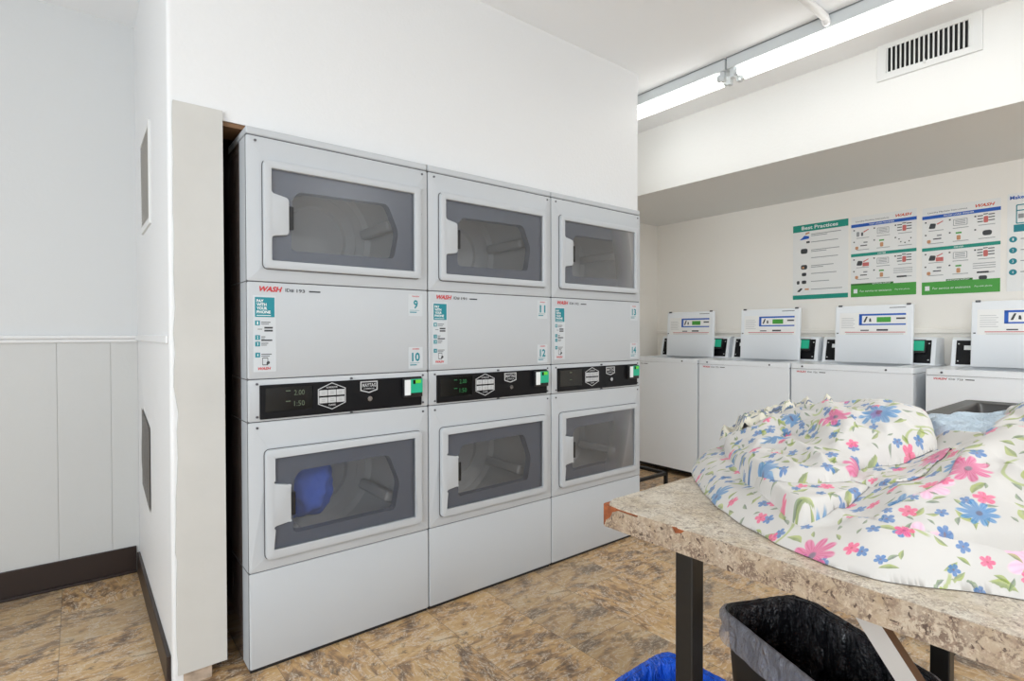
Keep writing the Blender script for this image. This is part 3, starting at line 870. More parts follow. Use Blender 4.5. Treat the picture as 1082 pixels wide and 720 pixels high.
    box(bm, lx0 + 0.012, lx0 + 0.022, -0.004, 0.0, 0.196, 0.203)
    lidpart('lid_bumper', bm, M['screw'], lid)
    # instruction label on the underside
    sx0 = lx0 + 0.028
    bm = quad(B(), sx0, lx1 - 0.03, 0.19, LH - 0.05, -0.0008)
    lb = lidpart('instruction_label', bm, M['paper'], lid)
    bm = B()
    quad(bm, sx0 + 0.12, lx1 - 0.038, 0.318, 0.330, -0.0016); quad(bm, sx0 + 0.12, lx1 - 0.038, 0.254, 0.263, -0.0016); quad(bm, sx0 + 0.12, sx0 + 0.138, 0.254, 0.330, -0.0016)
    lidpart('label_blue_border', bm, M['blue'], lb)
    lidpart('label_green_field', quad(B(), sx0 + 0.225, sx0 + 0.305, 0.273, 0.307, -0.0016), M['grass'], lb)
    bm = quad(B(), sx0 + 0.335, sx0 + 0.385, 0.292, 0.302, -0.0016)
    plate(bm, rounded([(sx0 + 0.146, 0.274), (sx0 + 0.158, 0.274), (sx0 + 0.172, 0.312), (sx0 + 0.162, 0.312)], 0.003), [], -0.0016, -0.0010)
    plate(bm, rounded([(sx0 + 0.180, 0.278), (sx0 + 0.194, 0.276), (sx0 + 0.190, 0.300), (sx0 + 0.182, 0.300)], 0.003), [], -0.0016, -0.0010)
    quad(bm, sx0 + 0.225, sx0 + 0.29, 0.216, 0.227, -0.0016); quad(bm, sx0 + 0.13, sx0 + 0.18, 0.216, 0.223, -0.0016)
    lidpart('label_print', bm, M['dark'], lb)
    lidpart('label_red_line', quad(B(), sx0 + 0.035, lx1 - 0.04, 0.205, 0.209, -0.0016), M['red'], lb)
    bm = B()
    for k in range(6): quad(bm, sx0 + 0.012, sx0 + 0.095 - 0.01 * (k % 2), 0.236 + k * 0.013, 0.239 + k * 0.013, -0.0016)
    for k in range(2): quad(bm, sx0 + 0.04, lx1 - 0.05, 0.192 + k * 0.006, 0.194 + k * 0.006, -0.0016)
    lidpart('label_fine_print', bm, M['lightp'], lb)
    # printed line and screws on the front
    finish('brand_name', text(B(), 'WASH', 0.038, 0.098, 0.884, 0.897, -0.0005, 0.3, 0.03), M['red'], t)
    bm = text(B(), 'ID#', 0.106, 0.134, 0.885, 0.895, -0.0005, bold=0.01); text(bm, number, 0.142, 0.168, 0.885, 0.895, -0.0005, bold=0.01)
    quad(bm, 0.178, 0.216, 0.888, 0.893, -0.0005)
    finish('machine_number', bm, M['dark'], t)
    bm = cyl(B(), (0.075, -0.008, 0.925), (0.075, -0.003, 0.925), 0.006, 10); cyl(bm, (W - 0.135, -0.008, 0.925), (W - 0.135, -0.003, 0.925), 0.006, 10)
    islands('screw', bm, M['screw'], t)
    return t
washer(3.08, 'white top load washer at the far corner, half hidden by the dryers', '724')
washer(2.384, 'white top load washer, second from the far corner', '725')
washer(1.690, 'white top load washer beside the narrow gap, below the green edged posters', '726')
washer(0.948, 'nearest white top load washer, right of the narrow gap, behind the black tub', '728')

# ------------------------------------------------------------------ posters on the back wall
def poster(y_left, z0, z1, wdt, label):
    return thing('poster', label, 'poster', (BACK_X - 0.001, y_left, 0), -PI / 2, 'laundry instruction posters')
def pbox(bm, x0, x1, z0, z1, lv=1): return box(bm, x0, x1, -0.0012 - 0.0008 * lv, -0.0012, z0, z1)

# poster 1: Best Practices
p = poster(1.985, 1.405, 1.985, 0.394, 'white poster headed Best Practices with teal bars, leftmost on the wall')
W1 = 0.394
finish('sheet', bx(0, W1, -0.0012, 0.0, 1.407, 1.985), M['paper'], p)
hd = finish('header_bar', pbox(B(), 0, W1, 1.932, 1.985), M['tealgreen'], p)
finish('title', text(B(), 'Best Practices', 0.065, 0.325, 1.945, 1.973, -0.0026, bold=0.025), M['white'], hd)
finish('footer_bar', pbox(B(), 0, W1, 1.407, 1.440), M['tealgreen'], p)
bm = B(); rows = [1.905 - 0.0605 * k for k in range(8)]
for k, z in enumerate(rows):
    w_ = (0.21, 0.19, 0.20, 0.19, 0.16, 0.18, 0.13, 0.22)[k]
    pbox(bm, 0.135, 0.135 + w_, z - 0.002, z + 0.003); 
    if k in (0, 2, 4): pbox(bm, 0.135, 0.135 + w_ * 0.55, z - 0.014, z - 0.009)
finish('printed_lines', bm, M['greyp'], p)
bm = B()
for z, s in ((1.78, 0.024), (1.656, 0.022), (1.60, 0.016), (1.54, 0.016)):
    plate(bm, rrect(0.085 - s * 1.1, 0.085 + s, z - s * 0.8, z + s * 0.8, s * 0.6), [], -0.002, -0.0012)
plate(bm, rrect(0.03, 0.05, 1.525, 1.552, 0.008), [], -0.002, -0.0012)
plate(bm, rounded([(0.03, 1.468), (0.06, 1.495), (0.075, 1.49), (0.05, 1.465)], 0.004), [], -0.002, -0.0012)
pbox(bm, 0.10, 0.125, 1.84, 1.855)
islands('pictogram', bm, M['dark'], p)
finish('blue_pictogram', plate(B(), rounded([(0.045, 1.868), (0.12, 1.874), (0.12, 1.892), (0.085, 1.90), (0.07, 1.884)], 0.004), [], -0.002, -0.0012), M['blue'], p)
bm = plate(B(), rounded([(0.09, 1.905), (0.125, 1.915), (0.12, 1.925), (0.095, 1.92)], 0.003), [], -0.002, -0.0012)
pbox(bm, 0.07, 0.085, 1.645, 1.66, 2); pbox(bm, 0.09, 0.12, 1.478, 1.49)
islands('tan_pictogram', bm, M['tan'], p)

def machine_poster(y_left, z0, z1, front, label):
    p = poster(y_left, z0, z1, 0.4, label)
    Wd = 0.397; H_ = z1 - z0
    Z = lambda f: z0 + f * H_
    finish('sheet', bx(0, Wd, -0.0012, 0.0, z0, z1 + 0.035), M['paper'], p)
    b1 = finish('blue_bar', pbox(B(), 0, Wd, Z(0.925), Z(0.965)), M['blue'], p)
    finish('bar_lettering', text(B(), 'FRONT LOAD WASHER' if front else 'TOP LOAD WASHER', 0.115, 0.27, Z(0.936), Z(0.954), -0.0026, bold=0.02), M['white'], b1)
    finish('header_lettering', text(B(), 'Laundry Machine Instructions', 0.03, 0.235, Z(0.985), Z(1.01), -0.0015), M['dark'], p)
    finish('brand_lettering', text(B(), 'WASH', 0.275, 0.37, Z(0.988), Z(1.025), -0.0015, 0.3, 0.035), M['orange'], p)
    b2 = finish('teal_bar', pbox(B(), 0, Wd, Z(0.535), Z(0.575)), M['tealgreen'], p)
    finish('bar_lettering', text(B(), 'DRYER', 0.17, 0.22, Z(0.546), Z(0.563), -0.0026, bold=0.02), M['white'], b2)
    g = finish('green_band', pbox(B(), 0, Wd, Z(0.0), Z(0.155)), M['grass'], p)
    bm = text(B(), 'For service or assistance', 0.06, 0.255, Z(0.062), Z(0.088), -0.0026); pbox(bm, 0.018, 0.043, Z(0.05), Z(0.105), 2)
    text(bm, 'Pay with phone', 0.275, 0.36, Z(0.062), Z(0.085), -0.0026)
    finish('band_lettering', bm, M['white'], g)
    t2 = finish('support_tab', pbox(B(), 0.0 if not front else 0.13, 0.265, Z(0.155), Z(0.178)), M['dgrass'], p)
    finish('tab_lettering', text(B(), 'ADDITIONAL SUPPORT', 0.135, 0.25, Z(0.159), Z(0.173), -0.0026, bold=0.02), M['white'], t2)
    dk, gp, tn, pk, gr = B(), B(), B(), B(), B()
    for row, zt in enumerate((0.90, 0.745, 0.51, 0.355)):
        for c in range(3):
            x = 0.015 + c * 0.128
            zc = Z(zt - 0.06)
            pbox(gp, x + 0.02, x + 0.10, Z(zt - 0.125), Z(zt - 0.118))
            if row == 3 and c == 2: continue
            pbox(dk, x, x + 0.009, Z(zt - 0.022), Z(zt - 0.006))
            if c == 2 and row in (0, 2):
                for k in range(3):
                    pbox(dk, x + 0.015, x + 0.042, zc + 0.022 - k * 0.018, zc + 0.028 - k * 0.018); pbox(dk, x + 0.068, x + 0.098, zc + 0.026 - k * 0.018, zc + 0.032 - k * 0.018)
                pbox(dk, x + 0.044, x + 0.066, zc + 0.030, zc + 0.036)
                plate(pk, rrect(x + 0.045, x + 0.067, zc - 0.020, zc + 0.020, 0.008), [], -0.002, -0.0012)
            elif c == 0 and row in (0, 2):
                if front or row == 2:
                    plate(dk, rounded([(x + 0.02, zc - 0.018), (x + 0.055, zc - 0.02), (x + 0.060, zc + 0.012), (x + 0.03, zc + 0.016)], 0.007), [], -0.002, -0.0012)
                else:
                    plate(gp, rrect(x + 0.02, x + 0.038, zc - 0.022, zc + 0.012, 0.007), [], -0.002, -0.0012); plate(dk, rrect(x + 0.05, x + 0.062, zc - 0.02, zc + 0.006, 0.005), [], -0.002, -0.0012)
                plate(pk, rounded([(x + 0.062, zc + 0.010), (x + 0.095, zc + 0.026), (x + 0.099, zc + 0.022), (x + 0.068, zc + 0.004)], 0.002), [], -0.002, -0.0012)
                if row == 2: pbox(pk, x + 0.06, x + 0.10, zc - 0.026, zc + 0.0)
            elif c == 0:
                plate(tn, rrect(x + 0.012, x + 0.032, zc - 0.030, zc - 0.008, 0.008), [], -0.002, -0.0012)
                pbox(dk, x + 0.045, x + 0.088, zc - 0.008, zc - 0.001); pbox(gp, x + 0.065, x + 0.09, zc + 0.012, zc + 0.022)
            elif c == 1 and row in (1, 3):
                pbox(gr, x + 0.035, x + 0.065, zc + 0.014, zc + 0.024)
                plate(tn, rrect(x + 0.040, x + 0.060, zc - 0.026, zc + 0.004, 0.006), [], -0.002, -0.0012)
            elif c == 1:
                plate(gp, rrect(x + 0.022, x + 0.094, zc - 0.018, zc + 0.024, 0.004), [rrect(x + 0.025, x + 0.091, zc - 0.015, zc + 0.021, 0.003)], -0.002, -0.0012)
                for k in range(3): pbox(gp, x + 0.032, x + 0.084, zc - 0.008 + k * 0.010, zc - 0.004 + k * 0.010)
            elif row == 1:
                if front: plate(dk, rrect(x + 0.040, x + 0.085, zc - 0.016, zc + 0.016, 0.015), [], -0.002, -0.0012)
                else:
                    for k in range(5):
                        a_ = PI + PI * k / 4; plate(dk, rrect(x + 0.06 + 0.034 * math.cos(a_) - 0.004, x + 0.06 + 0.034 * math.cos(a_) + 0.004, zc + 0.012 + 0.028 * math.sin(a_) - 0.004, zc + 0.012 + 0.028 * math.sin(a_) + 0.004, 0.003), [], -0.002, -0.0012)
    for k in range(3): pbox(gp, 0.265, 0.375, Z(0.335 - 0.026 * k), Z(0.342 - 0.026 * k))
    pbox(dk, 0.285, 0.342, Z(0.225), Z(0.245))
    if front: plate(dk, rrect(0.295, 0.335, Z(0.15), Z(0.195), 0.010), [], -0.0032, -0.0020)
    islands('pictogram', dk, M['dark'], p); islands('grey_pictogram', gp, M['greyp'], p); islands('tan_pictogram', tn, M['tan'], p)
    islands('pink_pictogram', pk, M['pink'], p); islands('green_pictogram', gr, M['grass'], p)
    return p
machine_poster(1.572, 1.405, 1.950, False, 'blue teal and green instruction poster beside the Best Practices poster')
machine_poster(1.144, 1.397, 1.938, True, 'blue teal and green instruction poster, second poster from the right')
# poster 4: only its left part is inside the photo
p = poster(0.718, 1.39, 1.99, 0.4, 'white poster headed Make with a column of teal dots, at the right edge')
finish('sheet', bx(0, 0.40, -0.0012, 0.0, 1.395, 1.985), M['paper'], p)
finish('title', text(B(), 'Make', 0.012, 0.075, 1.948, 1.970, -0.0018, bold=0.03), M['blue'], p)
bm = plate(B(), rrect(0.04, 0.20, 1.80, 1.915, 0.006), [rrect(0.045, 0.195, 1.806, 1.909, 0.004)], -0.002, -0.0012)
pbox(bm, 0.040, 0.20, 1.876, 1.882); pbox(bm, 0.03, 0.36, 1.752, 1.795)
for k in range(4):
    z = 1.708 - 0.066 * k
    plate(bm, [(0.028 + 0.018 * math.cos(2 * PI * i / 20), z + 0.018 * math.sin(2 * PI * i / 20)) for i in range(20)], [], -0.002, -0.0012)
islands('teal_print', bm, M['teal'], p)
bm = B()
for k in range(4): text(bm, str(k + 1), 0.0245, 0.0315, 1.700 - 0.066 * k, 1.716 - 0.066 * k, -0.0024)
islands('step_number', bm, M['white'], p)
bm = pbox(B(), 0.05, 0.075, 1.832, 1.858)
for k in range(4): pbox(bm, 0.062, 0.22, 1.706 - 0.066 * k, 1.711 - 0.066 * k)
finish('printed_lines', bm, M['greyp'], p)

# ------------------------------------------------------------------ ceiling light, conduit, vents
def light_fixture(y0, y1, label, x=2.86, sockets_low=True):
    t = thing('ceiling_light', label, 'ceiling light', (x, (y0 + y1) / 2, CEIL), 0, 'fluorescent tubes on the ceiling')
    h = (y1 - y0) / 2
    finish('housing', bx(-0.062, 0.062, -h, h, -0.062, -0.001, 0.004), M['greymetal'], t)
    finish('housing_edge', bx(-0.066, 0.066, -h, h, -0.0045, -0.0005), M['fixdark'], t)
    for s in (-1, 1):
        finish('tube', cyl(B(), (s * 0.034, -h + 0.045, -0.088), (s * 0.034, h - 0.045, -0.088), 0.019, 20), M['tube'], t, True, 40)
        for e in (-1, 1):
            bm = bx(s * 0.034 - 0.016, s * 0.034 + 0.016, e * (h - 0.024) - 0.012, e * (h - 0.024) + 0.012, -0.112, -0.062, 0.004)
            cyl(bm, (s * 0.034, e * (h - 0.055), -0.088), (s * 0.034, e * (h - 0.03), -0.088), 0.0195, 16)
            finish('socket', bm, M['greymetal'], t, False)
    return t
light_fixture(1.625, 2.86, 'lit fluorescent tube fixture at the ceiling, partly hidden behind the dryer wall')
light_fixture(0.38, 1.615, 'lit fluorescent tube fixture at the ceiling, in front of the soffit vent')
light_fixture(-0.88, 0.365, 'lit fluorescent tube fixture at the ceiling beyond the right edge')
bm = B()
pts = [Vector((0.4, 1.10, 2.635)), Vector((1.6, 1.10, 2.635)), Vector((2.70, 1.10, 2.635)), Vector((2.765, 1.10, 2.632)), Vector((2.785, 1.10, 2.615))]
for a_, b_ in zip(pts, pts[1:]): cyl(bm, a_, b_, 0.018, 16)
for q in pts[1:]:
    bmesh.ops.create_uvsphere(bm, u_segments=16, v_segments=10, radius=0.0185, matrix=Matrix.Translation(q))
tag(finish('conduit_pipe', bm, M['wall'], None, True, 50), 'white round conduit running along the ceiling into the light fixture', 'pipe')

# soffit register
t = thing('air_vent', 'white register with upright louvres on the soffit', 'vent', (SOFF_X, 1.062, 0), -PI / 2)
def V_(p): return p
fr = plate(B(), rrect(0.0, 0.432, 2.470, 2.668, 0.004), [rrect(0.042, 0.385, 2.503, 2.632, 0.002)], -0.010, 0.0, 0.003)
finish('frame', fr, M['ventwhite'], t)
finish('duct_opening', bx(0.036, 0.392, -0.0015, -0.0005, 2.497, 2.638), M['ventdark'], t)
n = 17
for k in range(n + 1):
    xx = 0.046 + k * (0.335 / n)
    bm = B(); box(bm, -0.0028, 0.0028, -0.006, 0.004, 2.503, 2.632)
    bmesh.ops.rotate(bm, verts=bm.verts, cent=(0, 0, 0), matrix=Matrix.Rotation(0.5, 3, 'Z')); bmesh.ops.translate(bm, verts=bm.verts, vec=(xx, -0.007, 0))
    finish('louvre', bm, M['ventwhite'], t)
finish('lever', bx(0.205, 0.213, -0.016, -0.008, 2.490, 2.512, 0.002), M['ventwhite'], t)

# grilles on the side wall of the left room (they face -x)
xs = SIDE_X - 0.003
t = thing('wall_grille', 'white wall grille with fine slats, high on the narrow wall end', 'vent', (xs, 2.845, 0), -PI / 2)
finish('frame', plate(B(), rrect(0, 0.32, 1.575, 1.975, 0.004), [rrect(0.014, 0.306, 1.60, 1.95, 0.002)], -0.008, 0, 0.002), M['ventwhite'], t)
bm = bx(0.012, 0.308, -0.002, -0.0005, 1.598, 1.952)
for k in range(28):
    z = 1.604 + k * 0.0123; box(bm, 0.014, 0.306, -0.007, -0.002, z, z + 0.0055)
finish('slats', bm, M['meshgrey'], t)
t = thing('floor_level_vent', 'dark bent mesh vent low on the narrow wall end', 'vent', (xs, 2.96, 0), -PI / 2)
bm = B(); g = []
for j in range(17):
    z = 0.47 + 0.345 * j / 16; bow = 0.012 * math.sin(PI * j / 16)
    g.append([bm.verts.new((0.0 + 0.32 * i / 6, -0.004 - bow * math.sin(PI * i / 6), z - 0.05 * i / 6)) for i in range(7)])
for j in range(16):
    for i in range(6): bm.faces.new((g[j][i], g[j][i + 1], g[j + 1][i + 1], g[j + 1][i]))
def mesh_mat():
    mt = mat('dark_mesh_screen', (60, 56, 52), 0.5)
    b = NB(mt); P = b.n.new('ShaderNodeTexCoord').outputs['Object']; x, y, z = b.sep(P)
    a = b.m('ABSOLUTE', b.m('SINE', b.m('MULTIPLY', b.m('ADD', x, z), 320.0))); c = b.m('ABSOLUTE', b.m('SINE', b.m('MULTIPLY', b.m('SUBTRACT', x, z), 320.0)))
    k = b.step(b.m('MINIMUM', a, c), 0.3, 0.5)
    b.l.new(b.mix(k, lin(140, 134, 128), lin(32, 30, 30)), b.n['Principled BSDF'].inputs['Base Color']); return mt
M['screen'] = mesh_mat()
finish('mesh_screen', bm, M['screen'], t)

# ------------------------------------------------------------------ low black rack on the floor beyond the dryers
t = thing('floor_rack', 'low black metal frame on the floor between the dryers and washers', 'rack', (2.72, 2.28, 0))
bm = B(); z = 0.2; r = 0.010
X0, X1, Y0, Y1 = 0.0, 0.38, -0.06, 0.20
for a_, b_ in (((X0, Y0, z), (X1, Y0, z)), ((X0, Y1, z), (X1, Y1, z)), ((X0, Y0, z), (X0, Y1, z)), ((X1, Y0, z), (X1, Y1, z))):
    box(bm, min(a_[0], b_[0]) - r, max(a_[0], b_[0]) + r, min(a_[1], b_[1]) - r, max(a_[1], b_[1]) + r, z - r, z + r)
finish('top_frame', bm, M['blackmetal'], t)
for lx in (X0, X1):
    for ly in (Y0, Y1): finish('leg', bx(lx - r, lx + r, ly - r, ly + r, 0, z - r), M['blackmetal'], t)

# ------------------------------------------------------------------ folding table
TX0, TX1, TY1, TY0, TZ = 0.93, 1.70, 0.842, -1.10, 0.76
TH = 0.050
t = thing('folding_table', 'granite look laminate table with a chipped corner and black legs', 'table', (TX0, TY1, 0))
w_, d_ = TX1 - TX0, TY1 - TY0          # local: x 0..w_, y 0..-d_
core = B()
pts = rounded([(0.002, -0.002), (w_ - 0.002, -0.002), (w_ - 0.002, -d_ + 0.002), (0.002, -d_ + 0.002)], [0.012, 0.004, 0.004, 0.004], 4)
rings = [[(p[0], p[1], z) for p in pts] for z in (TZ - TH + 0.001, TZ - 0.0025)]
loft(core, rings, True, True)
finish('core_board', core, M['brown'], t)
# top laminate with the broken corner cut away
top = [(0.0, -0.055), (0.006, -0.022), (0.012, -0.016), (0.026, -0.008), (0.045, 0.0), (w_, 0.0), (w_, -d_), (0.0, -d_), (0.0, -0.30), (0.0, -0.205), (0.005, -0.198), (0.0, -0.190)]
bm = B(); plate(bm, top, [], TZ - 0.0025, TZ)
for v in bm.verts: v.co = Vector((v.co.x, v.co.z, v.co.y))
finish('laminate_top', bm, M['lam'], t)
# laminate edge strips (front edge with its chips; local plane x = 0)
eg = [(-0.012, TZ - TH), (-0.018, TZ - 0.034), (-0.030, TZ - 0.026), (-0.036, TZ - 0.013), (-0.052, TZ - 0.006), (-0.10, TZ - 0.007), (-0.110, TZ - 0.001), (-0.188, TZ - 0.001), (-0.197, TZ - 0.014), (-0.212, TZ - 0.010), (-0.222, TZ - 0.001), (-d_, TZ - 0.001), (-d_, TZ - TH)]
bm = B(); plate(bm, eg, [], -0.0012, 0.0022)
for v in bm.verts: v.co = Vector((v.co.y, v.co.x, v.co.z))
box(bm, 0.05, w_, -0.0022, 0.0012, TZ - TH, TZ - 0.001); box(bm, w_ - 0.001, w_ + 0.001, -d_, 0, TZ - TH, TZ - 0.001)
box(bm, 0.0, w_, -d_ - 0.001, -d_ + 0.0015, TZ - TH, TZ - 0.001)
finish('laminate_edge', bm, M['lamedge'], t)
for lx, ly in ((0.018, -0.186), (w_ - 0.060, -0.44), (0.018, -d_ + 0.10), (w_ - 0.060, -d_ + 0.10)):
    lg = finish('leg', bx(lx, lx + 0.040, ly - 0.040, ly, 0.0, TZ - TH, 0.003), M['blackmetal'], t, False)
# slanted brace under the front edge
p0, p1 = Vector((0.040, 0.335 - TY1, TZ - TH + 0.016)), Vector((0.060, -0.36 - TY1 + 0.25, 0.10))
def bar(p0, p1, wd, th, mts):
    bm = B(); d = (p1 - p0).normalized(); a = Vector((0, 1, 0)) - d * d.y; a.normalize(); c = d.cross(a)
    vs = []
    for p in (p0, p1):
        for s, u in ((-1, -1), (1, -1), (1, 1), (-1, 1)): vs.append(bm.verts.new(p + a * s * wd / 2 + c * u * th / 2))
    for f in ((0, 1, 2, 3), (4, 7, 6, 5), (0, 4, 5, 1), (1, 5, 6, 2), (2, 6, 7, 3), (3, 7, 4, 0)): bm.faces.new([vs[i] for i in f])
    return bm
br = finish('brace', bar(p0, p1, 0.030, 0.022, None), [M['brace'], M['braceside']], t)
for pl in br.data.polygons:
    if pl.normal.y < -0.3: pl.material_index = 1

# ------------------------------------------------------------------ cloth heaps (height fields with folded layers)
def rbf(pts, smooth=1e-4):
    P = np.array(pts, float); xy = P[:, :2]; zc = P[:, 2]
    def k(r): return np.where(r > 1e-9, r * r * np.log(r + 1e-12), 0.0)
    n_ = len(P); D = np.linalg.norm(xy[:, None] - xy[None], axis=2)
    A = np.zeros((n_ + 3, n_ + 3)); A[:n_, :n_] = k(D) + smooth * np.eye(n_)
    A[:n_, n_] = 1; A[:n_, n_ + 1:] = xy; A[n_, :n_] = 1; A[n_ + 1:, :n_] = xy.T
    sol = np.linalg.lstsq(A, np.r_[zc, 0, 0, 0], rcond=None)[0]
    def f(X, Y):
        out = sol[n_] + sol[n_ + 1] * X + sol[n_ + 2] * Y
        for i in range(n_): out = out + sol[i] * k(np.hypot(X - xy[i, 0], Y - xy[i, 1]))
        return out
    return f

def sdist(poly, X, Y):
    """signed distance to a polygon, positive inside"""
    d = np.full(X.shape, 1e9); ins = np.zeros(X.shape, bool); n_ = len(poly)
    for i in range(n_):
        ax, ay = poly[i][:2]; bx_, by = poly[(i + 1) % n_][:2]
        ex, ey = bx_ - ax, by - ay; t_ = np.clip(((X - ax) * ex + (Y - ay) * ey) / (ex * ex + ey * ey + 1e-12), 0, 1)
        d = np.minimum(d, np.hypot(X - ax - t_ * ex, Y - ay - t_ * ey))
        c = ((ay > Y) != (by > Y)) & (X < (bx_ - ax) * (Y - ay) / (by - ay + 1e-12) + ax)
        ins ^= c
    return np.where(ins, d, -d)

def smoothpoly(pts, n_=6):
    """Catmull-Rom through a closed outline"""
    out = []; P = [np.array(p[:2], float) for p in pts]; L_ = len(P)
    for i in range(L_):
        a, b, c, d = P[i - 1], P[i], P[(i + 1) % L_], P[(i + 2) % L_]
        for k in range(n_):
            t_ = k / n_
            out.append(0.5 * ((2 * b) + (-a + c) * t_ + (2 * a - 5 * b + 4 * c - d) * t_ ** 2 + (-a + 3 * b - 3 * c + d) * t_ ** 3))
    return out

def pillow(d, r, drop):
    q = np.clip(1 - d / r, 0, 1)
    return -drop * (1 - np.sqrt(np.clip(1 - q * q, 0, 1)))

def vnoise(X, Y, sx, sy, rot, seed):
    c, s = math.cos(rot), math.sin(rot)
    out = np.empty(X.shape)
    it = np.nditer([X, Y], flags=['multi_index'])
    for x, y in it:
        u, v = (c * x + s * y) * sx, (-s * x + c * y) * sy
        out[it.multi_index] = noise.noise(Vector((u, v, seed)))
    return out

def heap(name, x0, x1, y0, y1, step, zfun, mt, uvoff=(0, 0), uvrot=0.0, join=None, edge_z=None):
    xs_ = np.arange(x0, x1 + 1e-6, step); ys_ = np.arange(y0, y1 + 1e-6, step)
    X, Y = np.meshgrid(xs_, ys_, indexing='ij')
    r_ = zfun(X, Y); Z, D_ = r_[0], r_[1]; inside = D_ > -step * 1.42
    Zs = (r_[2] if len(r_) > 2 else Z).copy()
    for _ in range(2):
        Q = np.pad(Zs, 1, mode='edge'); Zs = (Q[:-2, 1:-1] + Q[2:, 1:-1] + Q[1:-1, :-2] + Q[1:-1, 2:] + 2 * Q[1:-1, 1:-1]) / 6
    dzx = np.diff(Zs, axis=0, prepend=Zs[:1]); dzy = np.diff(Zs, axis=1, prepend=Zs[:, :1])
    Vc = np.cumsum(np.hypot(step, dzx), axis=0); Uc = np.cumsum(np.hypot(step, dzy), axis=1)
    gx_, gy_ = np.gradient(D_, step)
    gl_ = np.hypot(gx_, gy_) + 1e-9
    mv = (inside) & (D_ < step * 0.35)
    X = np.where(mv, X - D_ * gx_ / gl_, X); Y = np.where(mv, Y - D_ * gy_ / gl_, Y)
    if edge_z is not None: Z = np.where(mv, edge_z, Z)
    nx_, ny_ = X.shape; cu, su = math.cos(uvrot), math.sin(uvrot)
    idx = -np.ones(X.shape, int); verts = []; uvs = []
    keep = inside
    for i in range(nx_):
        for j in range(ny_):
            if keep[i, j]:
                idx[i, j] = len(verts); verts.append((X[i, j], Y[i, j], Z[i, j])); uvs.append((Uc[i, j] * cu - Vc[i, j] * su + uvoff[0], Uc[i, j] * su + Vc[i, j] * cu + uvoff[1]))
    faces = []
    for i in range(nx_ - 1):
        for j in range(ny_ - 1):
            q = (idx[i, j], idx[i + 1, j], idx[i + 1, j + 1], idx[i, j + 1])
            if min(q) >= 0: faces.append(q)
            else:
                q3 = [a for a in q if a >= 0]
                if len(q3) == 3: faces.append(tuple(q3))
    if join is not None: join.append((verts, faces, uvs)); return None
    me = bpy.data.meshes.new(name); me.from_pydata(verts, [], faces); me.update()
    ul = me.uv_layers.new(name='UVMap')
    lv = np.empty(len(me.loops), int); me.loops.foreach_get('vertex_index', lv)
    ul.data.foreach_set('uv', np.array(uvs)[lv].ravel())
    for p_ in me.polygons: p_.use_smooth = True
    me.materials.append(mt)
    o = bpy.data.objects.new(name, me); COL.objects.link(o)
    return o

BASE = [(1.351, 0.881), (1.234, 0.79), (1.129, 0.684), (1.06, 0.593), (1.003, 0.487), (0.972, 0.399), (0.968, 0.328), (0.985, 0.27), (1.037, 0.211), (1.089, 0.154), (1.154, 0.094),
        (1.21, -0.02), (1.24, -0.18), (1.66, -0.18), (1.675, 0.1), (1.665, 0.4), (1.66, 0.65), (1.60, 0.82), (1.45, 0.90)]
BASE[8:12] = [(1.03, 0.211), (1.065, 0.140), (1.09, 0.05), (1.10, -0.08)]
CTRL = [(1.33, .85, .80), (1.2, .74, .795), (1.10, .62, .80), (1.05, .5, .80), (1.02, .4, .80), (1.03, .32, .825), (1.1, .45, .81), (1.2, .6, .825), (1.3, .7, .835),
        (1.08, .33, .835), (1.11, .28, .865), (1.19, .24, .915), (1.295, .245, .945), (1.40, .235, .965), (1.55, .20, .995), (1.5, .1, .985), (1.3, .1, .95), (1.16, .14, .885),
        (1.07, .2, .83), (1.12, .02, .85), (1.3, -.1, .93), (1.5, -.1, .95), (1.45, .45, .88), (1.48, .57, .87), (1.50, .65, .86), (1.44, .74, .85), (1.39, .8, .83),
        (1.6, .7, .84), (1.62, .5, .86), (1.25, .5, .84), (1.3, .35, .87), (1.6, .3, .90), (1.64, .1, .93)]
UP = [(1.306, .744, .855), (1.24, .69, .85), (1.205, .655, .862), (1.140, .585, .866), (1.112, .535, .870), (1.125, .482, .876), (1.15, .44, .880), (1.20, .415, .884), (1.255, .425, .892), (1.30, .385, .905),
      (1.357, .331, .93), (1.41, .335, .955), (1.46, .36, .97), (1.56, .42, .95), (1.60, .55, .92), (1.56, .70, .90), (1.46, .80, .875), (1.38, .80, .865)]
UPC = UP + [(1.443, .74, .912), (1.499, .653, .942), (1.482, .566, .965), (1.46, .495, .985), (1.449, .443, .998), (1.404, .395, .985), (1.25, .55, .893), (1.3, .5, .925), (1.35, .65, .90), (1.2, .5, .885)]
FC = [(1.21, .66, .855), (1.150, .600, .848), (1.091, .535, .842), (1.028, .452, .840), (1.045, .425, .842), (1.10, .405, .846), (1.18, .385, .852), (1.24, .39, .858), (1.30, .42, .862), (1.30, .50, .865), (1.25, .62, .865)]
FD = [(1.20, .44, .86), (1.30, .45, .875), (1.346, .393, .88), (1.36, .332, .87), (1.332, .284, .862), (1.261, .290, .855), (1.19, .315, .852), (1.165, .345, .848), (1.18, .385, .85)]
FE = [(1.285, .421, .885), (1.357, .41, .91), (1.52, .39, .93), (1.51, .323, .915), (1.384, .262, .90), (1.33, .25, .89), (1.29, .27, .878), (1.30, .325, .875), (1.32, .38, .88)]

